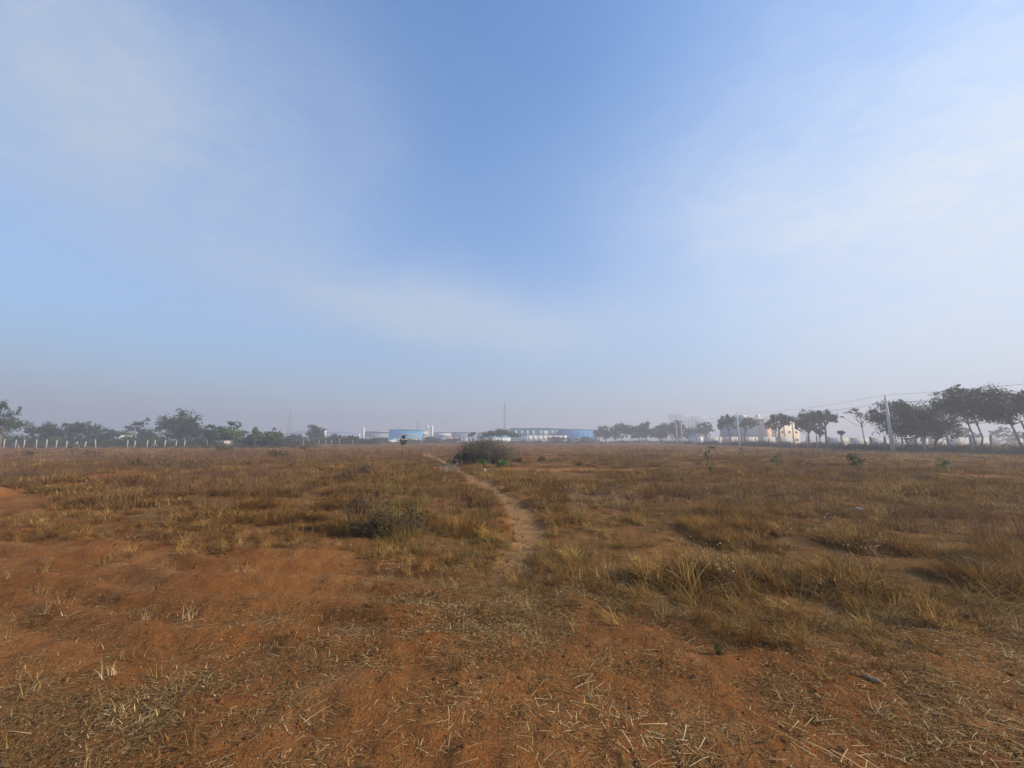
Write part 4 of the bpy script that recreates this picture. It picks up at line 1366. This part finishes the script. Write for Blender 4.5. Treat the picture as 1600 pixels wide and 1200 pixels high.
for k in range(7):
    prt(r, 'wall_panel', (M['roofgrey'], M['offwhite'])[k % 2], (w * (0.02 + 0.138 * k), w * (0.15 + 0.138 * k), -0.1, 0, 0, z(684)))
r, w, z = building('shed', 'blue-grey shed half hidden behind the umbrella tree', 'shed', 746, 802, 262, 24, 8)
prt(r, 'wall', M['teal'], (0, w, 0, 8, -0.5, z(678)))
prt(r, 'base_band', M['white'], (0.05, w - 0.05, -0.12, 0, 0, z(684)))
gable(r, w, 8, z(676.5), z(675.2), M['darkblue'])
# big factory
r, w, z = building('factory', 'wide blue-grey factory hall with pale wall strips right of the antenna mast', 'factory', 800, 886, 265, 50, 8)
gable_wall(r, w, 14, -0.5, z(669.6), z(668.6), M['teal'], 0.55)
gable(r, w, 14, z(669.3), z(668.2), M['roofgrey'], over=0.8, ridge=0.55)
for k in range(9):
    fx = w * (0.05 + 0.105 * k)
    prt(r, 'wall_panel', M['grey'] if k in (4, 5, 6) else M['offwhite'], (fx, fx + w * (0.075 if k in (4, 5, 6) else 0.035), -0.12, 0, z(680), z(672.6)))
prt(r, 'gate_panel', M['cream'], (w * 0.56, w * 0.62, -0.2, -0.125, z(681), z(673)))
prt(r, 'base_band', M['offwhite'], (0.05, w - 0.05, -0.14, 0, 0, z(681.5)))
r, w, z = building('shed', 'bright blue long shed at the right end of the factory hall', 'shed', 884, 934, 258, 40, 10)
gable_wall(r, w, 12, -0.5, z(671.3), z(670.4), M['blue'], 0.3)
gable(r, w, 12, z(670.9), z(670.0), M['grey'], ridge=0.3)
for k in range(6):
    prt(r, 'wall_panel', M['darkblue'], (w * (0.06 + 0.16 * k), w * (0.075 + 0.16 * k), -0.1, 0, 0, z(673.5)))
prt(r, 'door', M['white'], (w * 0.33, w * 0.42, -0.12, 0, 0, z(684)))
r, w, z = building('compound_wall', 'long white wall in front of the factory hall', 'wall', 824, 886, 225, 1, 10)
segs = 8
for k in range(segs):
    prt(r, 'panel', M['white'], (w * k / segs + 0.06, w * (k + 1) / segs - 0.06, 0, 0.25, 1.2, z(680.5)))
    prt(r, 'pillar', M['offwhite'], (w * k / segs - 0.2, w * k / segs + 0.2, -0.1, 0.35, -0.4, z(680)))
prt(r, 'base', M['grey'], (0, w, 0.02, 0.3, -0.4, 1.2))


# silos, stacks, masts
def silo(label, u, vtop, Y, dia, mat='white', cat='silo'):
    a = at(u, 690, Y)
    zg = hz(a.x, Y)
    h = at(u, vtop, Y).z - zg
    root = empty('silo', (a.x, Y, zg), 0, label, cat)
    mb = MB()
    r_ = dia / 2
    mb.tube([(0, 0, -0.3), (0, 0, h - r_ * 0.5)], r_, 16)
    mb.build('body', M[mat], root, True)
    cp = MB()
    cp.tube([(0, 0, h - r_ * 0.5), (0, 0, h - r_ * 0.15), (0, 0, h)], [r_ * 1.03, r_ * 0.75, r_ * 0.2], 16)
    cp.build('cap', M[mat], root, True)
    ld = MB()
    ld.box(-0.3, 0.3, -r_ - 0.3, -r_ - 0.02, 0, h - r_)
    ld.build('ladder', M['steel'], root)


silo('small white tank on the roofs right of the round hazy tree', 507, 667.5, 275, 1.5)
silo('tall white silo left of the grey-mauve shed', 567, 667.5, 262, 1.3)
silo('left one of the twin pale silos right of the blue gable shed', 667.5, 664.5, 285, 1.7)
silo('right one of the twin pale silos right of the blue gable shed', 674.5, 664.5, 285, 1.7)
silo('left one of the twin white tanks at the end of the bright blue shed', 932.5, 671, 262, 1.2)
silo('right one of the twin white tanks at the end of the bright blue shed', 936.2, 671, 262, 1.2)


def lattice(label, u, vtop, Y, wb, wt_, name='lattice_tower', cat='tower', head=True):
    a = at(u, 690, Y)
    zg = hz(a.x, Y)
    h = at(u, vtop, Y).z - zg
    root = empty(name, (a.x, Y, zg), R(20), label, cat)
    nl = max(8, int(h / 2.2))
    c4 = ((-1, -1), (1, -1), (1, 1), (-1, 1))
    half = lambda t: (wb + (wt_ - wb) * t) / 2
    for (sx, sy) in c4:
        mb = MB()
        mb.tube([(sx * half(0), sy * half(0), -0.3), (sx * half(1), sy * half(1), h)], 0.09, 4)
        mb.build('leg', M['steel'], root)
    mb = MB()
    for k in range(nl):
        t0, t1 = k / nl, (k + 1) / nl
        for i_ in range(4):
            p, q = c4[i_], c4[(i_ + 1) % 4]
            mb.tube([(p[0] * half(t0), p[1] * half(t0), h * t0), (q[0] * half(t1), q[1] * half(t1), h * t1)], 0.05, 3)
            mb.tube([(q[0] * half(t0), q[1] * half(t0), h * t0), (p[0] * half(t1), p[1] * half(t1), h * t1)], 0.05, 3)
            mb.tube([(p[0] * half(t1), p[1] * half(t1), h * t1), (q[0] * half(t1), q[1] * half(t1), h * t1)], 0.05, 3)
    mb.build('bracing', M['steel'], root)
    if head:
        for i_ in range(3):
            an = MB()
            aa = i_ * 2.09
            an.box(-0.2, 0.2, half(1) + 0.2, half(1) + 0.5, h - 2.6, h - 0.4)
            o = an.build('antenna', M['offwhite'], root)
            o.rotation_euler = (0, 0, aa)
    return root


lattice('hazy lattice tower rising behind the light green trees', 451, 640, 300, 3.6, 1.6)
lattice('tall thin hazy antenna mast in the centre', 788.5, 627, 300, 1.1, 0.9, 'antenna_mast', 'mast')
lattice('short thin hazy mast behind the blue gable shed', 652.5, 656, 330, 1.1, 0.9, 'antenna_mast', 'mast')


def floodlight(label, u, vtop, Y, wid=4.5):
    a = at(u, 690, Y)
    zg = hz(a.x, Y)
    h = at(u, vtop, Y).z - zg
    root = empty('floodlight_mast', (a.x, Y, zg), 0, label, 'mast')
    mb = MB()
    mb.tube([(0, 0, -0.3), (0, 0, h)], [0.28, 0.14], 8)
    mb.build('pole', M['steel'], root)
    rg = MB()
    for k in range(10):
        a0, a1 = k * 0.6283, (k + 1) * 0.6283
        rg.tube([(wid / 2 * math.cos(a0), wid / 2 * math.sin(a0), h - 0.3), (wid / 2 * math.cos(a1), wid / 2 * math.sin(a1), h - 0.3)], 0.10, 4)
    rg.tube([(-wid / 2, 0, h - 0.3), (wid / 2, 0, h - 0.3)], 0.10, 4)
    rg.build('ring', M['steel'], root)
    for k in range(6):
        lb = MB()
        a0 = k * 1.047
        lb.box(wid / 2 * math.cos(a0) - 0.35, wid / 2 * math.cos(a0) + 0.35, wid / 2 * math.sin(a0) - 0.25, wid / 2 * math.sin(a0) + 0.25, h - 0.75, h - 0.1)
        lb.build('lamp', M['grey'], root)


floodlight('hazy high floodlight mast just left of the lattice tower', 438, 638.5, 330)
floodlight('faint floodlight mast above the flat spreading tree at left', 209, 646, 360)
floodlight('short hazy floodlight mast right of the twin silos', 695.5, 660, 370)


def block(name, label, u0, u1, vtop, Y, depth, rot, wall, floors, cols_, win=(0.5, 0.5), slab=None):
    r_, w_, z_ = building(name, label, 'building', u0, u1, Y, depth, rot)
    H = z_(vtop)
    prt(r_, 'wall', wall, (0, w_, 0, depth, -0.5, H))
    prt(r_, 'parapet', M['offwhite'], (-0.25, w_ + 0.25, -0.25, depth + 0.25, H, H + 0.5))
    fh = H / floors
    for f_ in range(floors):
        for c_ in range(cols_):
            cw = w_ / cols_
            x0 = cw * (c_ + 0.5 - win[0] / 2)
            wn = prt(r_, 'window', M['offwhite'], (x0, x0 + cw * win[0], -0.10, 0.05, fh * (f_ + 0.3), fh * (f_ + 0.3 + win[1])))
            prt(r_, 'pane', M['glass'], (x0 + 0.12, x0 + cw * win[0] - 0.12, -0.14, -0.101, fh * (f_ + 0.3) + 0.12, fh * (f_ + 0.3 + win[1]) - 0.12), parent=wn)
        if slab and f_:
            prt(r_, 'floor_slab', M['offwhite'], (-slab, w_ + slab, -slab, -0.16, fh * f_ - 0.2, fh * f_ + 0.2))
    return r_, w_, H


block('apartment_block', 'far apartment block almost lost in the haze, left and taller half', 1058, 1086, 647, 620, 18, 10, M['offwhite'], 10, 5, slab=1.4)
block('apartment_block', 'far apartment block almost lost in the haze, right and lower half', 1087, 1108, 650, 620, 18, 10, M['offwhite'], 9, 4, slab=1.4)
r, w, H = block('building', 'grey flat-roofed building behind the second power pole', 1162, 1194, 654, 172, 16, 6, M['grey'], 3, 3)
prt(r, 'stair_tower', M['offwhite'], (w * 0.1, w * 0.42, 2, 8, H + 0.5, H + 1.8))
prt(r, 'water_tank', M['white'], (w * 0.88, w * 1.0, 1, 3, H + 0.5, H + 2.0))
r, w, H = block('building', 'sunlit peach and cream building behind the airy green tree', 1195, 1252, 656, 165, 14, 24, M['cream'], 3, 5, win=(0.32, 0.36))
prt(r, 'corner_pier', M['peach'], (-0.1, w * 0.16, -0.6, 2, -0.5, H - 0.02))
for k in (0.30, 0.55, 0.80):
    prt(r, 'downpipe', M['redroof'], (w * k - 0.12, w * k + 0.12, -0.26, -0.05, 0, H))
r, w, z = building('shed', 'low white shed behind the posts right of the two pale poles', 'shed', 1090, 1100, 165, 8, 12)
prt(r, 'wall', M['white'], (0, w, 0, 6, -0.5, z(681)))
gable(r, w, 6, z(680.5), z(678.3), M['roofgrey'])
# long pale boundary walls beyond the right-hand fence
for (u0, u1, vt, Y, lab, rt) in ((1296, 1420, 684, 112, 'long white boundary wall seen below the nearly bare tree', 8),
                                 (1418, 1640, 684, 118, 'long white boundary wall seen behind the thin trunks at far right', 8),
                                 (1100, 1240, 682.5, 150, 'pale boundary wall at the foot of the grey and peach buildings', 8)):
    r, w, z = building('boundary_wall', lab, 'wall', u0, u1, Y, 1, rt)
    nseg = max(4, int(w / 7.0))
    for k in range(nseg):
        prt(r, 'panel', M['paleconcrete'], (w * k / nseg + 0.10, w * (k + 1) / nseg - 0.10, 0, 0.2, -0.4, z(vt)))
        prt(r, 'pillar', M['paleconcrete'], (w * k / nseg - 0.10, w * k / nseg + 0.10, -0.012, 0.212, -0.4, z(vt) + 0.03))
r, w, z = building('house', 'white house corner glimpsed through the low trees at far left', 'building', 174, 190, 150, 8, 12)
prt(r, 'wall', M['offwhite'], (0, w, 0, 8, -0.5, z(679)))
gable(r, w, 8, z(678.5), z(676), M['roofgrey'])
prt(r, 'window', M['glass'], (w * 0.5, w * 0.65, -0.05, 0.1, 1.2, 2.6))
r, w, z = building('hut', 'small pale box-shaped hut under the tiered light green tree', 'building', 331, 352, 100, 3, 6)
prt(r, 'wall', M['offwhite'], (0, w, 0, 3, -0.3, z(686.5)))
prt(r, 'roof', M['roofgrey'], (-0.15, w + 0.15, -0.15, 3.15, z(686.5), z(685.6)))
prt(r, 'door', M['grey'], (w * 0.6, w * 0.8, -0.04, 0.05, 0, z(689)))


# ------------------------------------------------------------------ small things lying or standing in the field
def crumple(name, label, u, v, size, mat, seed, flat=0.5, cat='litter', stretch=1.5):
    """a crumpled sheet: folded closed lump with sharp creases"""
    import bmesh
    g = np.random.default_rng(seed)
    x, y_ = gp(u, v)
    bm = bmesh.new()
    bmesh.ops.create_icosphere(bm, subdivisions=3, radius=size / 2)
    ph_ = g.uniform(0, 6.28, 6)
    for vv in bm.verts:
        q_ = vv.co / size
        k = 0.85 + 0.22 * math.sin(5 * q_.x + ph_[0]) * math.sin(6 * q_.y + ph_[1]) + 0.18 * math.sin(9 * q_.z + ph_[2] + 5 * q_.x) + 0.35 * (g.random() - 0.5)
        vv.co = Vector((vv.co.x * k * stretch, vv.co.y * k, vv.co.z * k * flat))
    me = bpy.data.meshes.new(name)
    bm.to_mesh(me)
    bm.free()
    o = bpy.data.objects.new(name, me)
    me.materials.append(mat)
    col.objects.link(o)
    o.location = (x, y_, hz(x, y_) + size * flat * 0.35)
    o.rotation_euler = (0, 0, g.uniform(0, 6.28))
    return tag(o, label, cat)


crumple('plastic_bag', 'white plastic bag lying beyond the bare track at right', 1373, 719, 0.22, M['plastic'], 1, 0.7)
crumple('plastic_sheet', 'pale crumpled plastic sheet in the grass below the drooping sapling', 1341, 793, 0.15, M['paleconcrete'], 2, 0.5)
crumple('plastic_scrap', 'white scrap lying left of the path near the brush pile', 697, 738, 0.22, M['plastic'], 3, 0.6)
crumple('plastic_scrap', 'white scrap among the pale dead branches left of the thicket', 716, 727, 0.30, M['plastic'], 4, 0.6)
crumple('plastic_scrap', 'small white scrap in the left grass beyond the berm', 107, 747, 0.13, M['plastic'], 5, 0.6)
crumple('plastic_scrap', 'small white scrap below the small bright sapling', 1466, 746, 0.16, M['plastic'], 6, 0.5)
crumple('earth_lump', 'dark reddish earth lump right of the thicket', 815, 722, 0.55, M['clod'], 7, 0.8, 'earth lump')
crumple('earth_lump', 'small dark earth lump right of the larger lump by the thicket', 827, 720, 0.4, M['clod'], 8, 0.8, 'earth lump')
crumple('earth_lump', 'low dark earth heap beyond the bare track right of centre', 930, 727, 0.7, M['clod'], 9, 0.4, 'earth lump', 2.0)
crumple('earth_lump', 'brown clod at the edge of the left stubble', 142, 788, 0.22, M['clod'], 10, 0.7, 'earth lump')
crumple('earth_lump', 'pale brown clod on the left edge of the red soil', 30, 834, 0.20, M['clod'], 11, 0.7, 'earth lump')

# white marker stone by the thicket
x, y_ = gp(758, 737)
r = empty('marker_stone', (x, y_, hz(x, y_)), 0.3, 'small white marker stone standing in front of the big thicket', 'stone')
mb = MB()
mb.box(-0.03, 0.03, -0.03, 0.03, -0.05, 0.13)
mb.build('shaft', M['white'], r)
mb = MB()
mb.tube([(0, -0.029, 0.13), (0, 0.029, 0.13)], 0.029, 10)
mb.build('rounded_top', M['white'], r)

# log on the bare soil
x, y_ = gp(1362, 1066)
L_ = MB()
g = np.random.default_rng(5)
n = 9
pts = [(0.0 + 0.004 * math.sin(k * 1.7), -0.045 + 0.090 * k / (n - 1), 0.015 + 0.004 * math.sin(k * 1.3)) for k in range(n)]
L_.tube(pts, [0.009, 0.013, 0.015, 0.0142, 0.016, 0.0145, 0.0135, 0.014, 0.010], 9)
r = empty('log', (x, y_, hz(x, y_)), R(28), 'short weathered piece of wood lying on the soil at lower right', 'log')
L_.build('bark', M['log'], r)
E_ = MB()
E_.tube([(0, -0.0455, 0.015), (0, -0.0475, 0.015)], 0.0078, 9)
E_.build('cut_end', M['logend'], r)
K_ = MB()
K_.tube([(0.008, 0.012, 0.020), (0.024, 0.020, 0.032)], [0.004, 0.002], 5)
K_.build('broken_twig', M['log'], r)


def stick(label, pix, rad_, mat, seed, name='stick', zoff=0.05, cat='stick', rise=None):
    g = np.random.default_rng(seed)
    pts = []
    for k, (u, v) in enumerate(pix):
        x_, yy_ = gp(u, v)
        pts.append(Vector((x_, yy_, hz(x_, yy_) + zoff + (rise[k] if rise else 0))))
    full = []
    for a, b in zip(pts[:-1], pts[1:]):
        for t in range(4):
            p = a.lerp(b, t / 4)
            full.append(p + Vector((g.normal(), g.normal(), g.normal())) * rad_ * 0.8)
    full.append(pts[-1])
    mb = MB()
    nn = len(full)
    mb.tube(full, [rad_ * (1 - 0.6 * k / nn) for k in range(nn)], 5)
    # side twigs
    for k in (nn // 3, nn // 2, 2 * nn // 3):
        d = Vector((g.normal(), g.normal(), abs(g.normal()) * 0.6)).normalized() * (full[-1] - full[0]).length * 0.12
        mb.tube([full[k], full[k] + d], [rad_ * 0.5, rad_ * 0.2], 4)
    return tag(mb.build(name, M[mat]), label, cat)


stick('long dark fallen branch in the right-hand grass', [(1128, 874), (1150, 876), (1200, 878)], 0.014, 'twig', 1, 'branch', 0.12, 'branch')
stick('dead slanting stick beyond the track right of the bushy young sapling', [(1252, 728), (1259, 726), (1266, 724)], 0.045, 'twig', 2, 'branch', 0.02, 'branch', (0, 0.2, 0.45))
stick('long pale fallen pole lying in the field at far right', [(1494, 713), (1520, 716), (1550, 720)], 0.07, 'palebark', 3, 'branch', 0.15, 'branch')
stick('pale fallen branch across the front of the thicket', [(684, 731), (704, 732), (722, 734)], 0.04, 'palebark', 4, 'branch', 0.1, 'branch')
stick('dead leaning branch beneath the wide dark tree', [(1462, 703), (1470, 703), (1476, 703)], 0.12, 'twig', 5, 'branch', 0.1, 'branch', (0, 0.8, 1.6))
for k, (u, vb, vt) in enumerate(((331, 716, 705), (346, 722, 706))):
    x, y_ = gp(u, vb)
    mb = MB()
    h = at(u, vt, y_).z - hz(x, y_)
    mb.tube([(x, y_, hz(x, y_) - 0.05), (x + 0.02, y_, hz(x, y_) + h * 0.5), (x - 0.02, y_, hz(x, y_) + h)], [0.05, 0.045, 0.035], 5)
    tag(mb.build('stake', M['twig']), ('shorter', 'taller')[k] + ' dark wooden stake behind the purple-brown brush on the left', 'stake')

# ------------------------------------------------------------------ morning haze: even air round everything
hm, N = mat_base('haze')
pv = N.n('ShaderNodeVolumePrincipled')
pv.inputs['Color'].default_value = (0.735, 0.755, 0.825, 1)
pv.inputs['Density'].default_value = 0.0025
pv.inputs['Anisotropy'].default_value = 0.2
ho = N.n('ShaderNodeOutputMaterial')
N.set(ho.inputs['Volume'], pv.outputs[0])
mb = MB()
mb.box(-1650, 1650, -1650, 1650, -3.0, 48)
hb = mb.build('haze', hm)
tag(hb, 'pale morning haze over the whole field', kind='stuff')
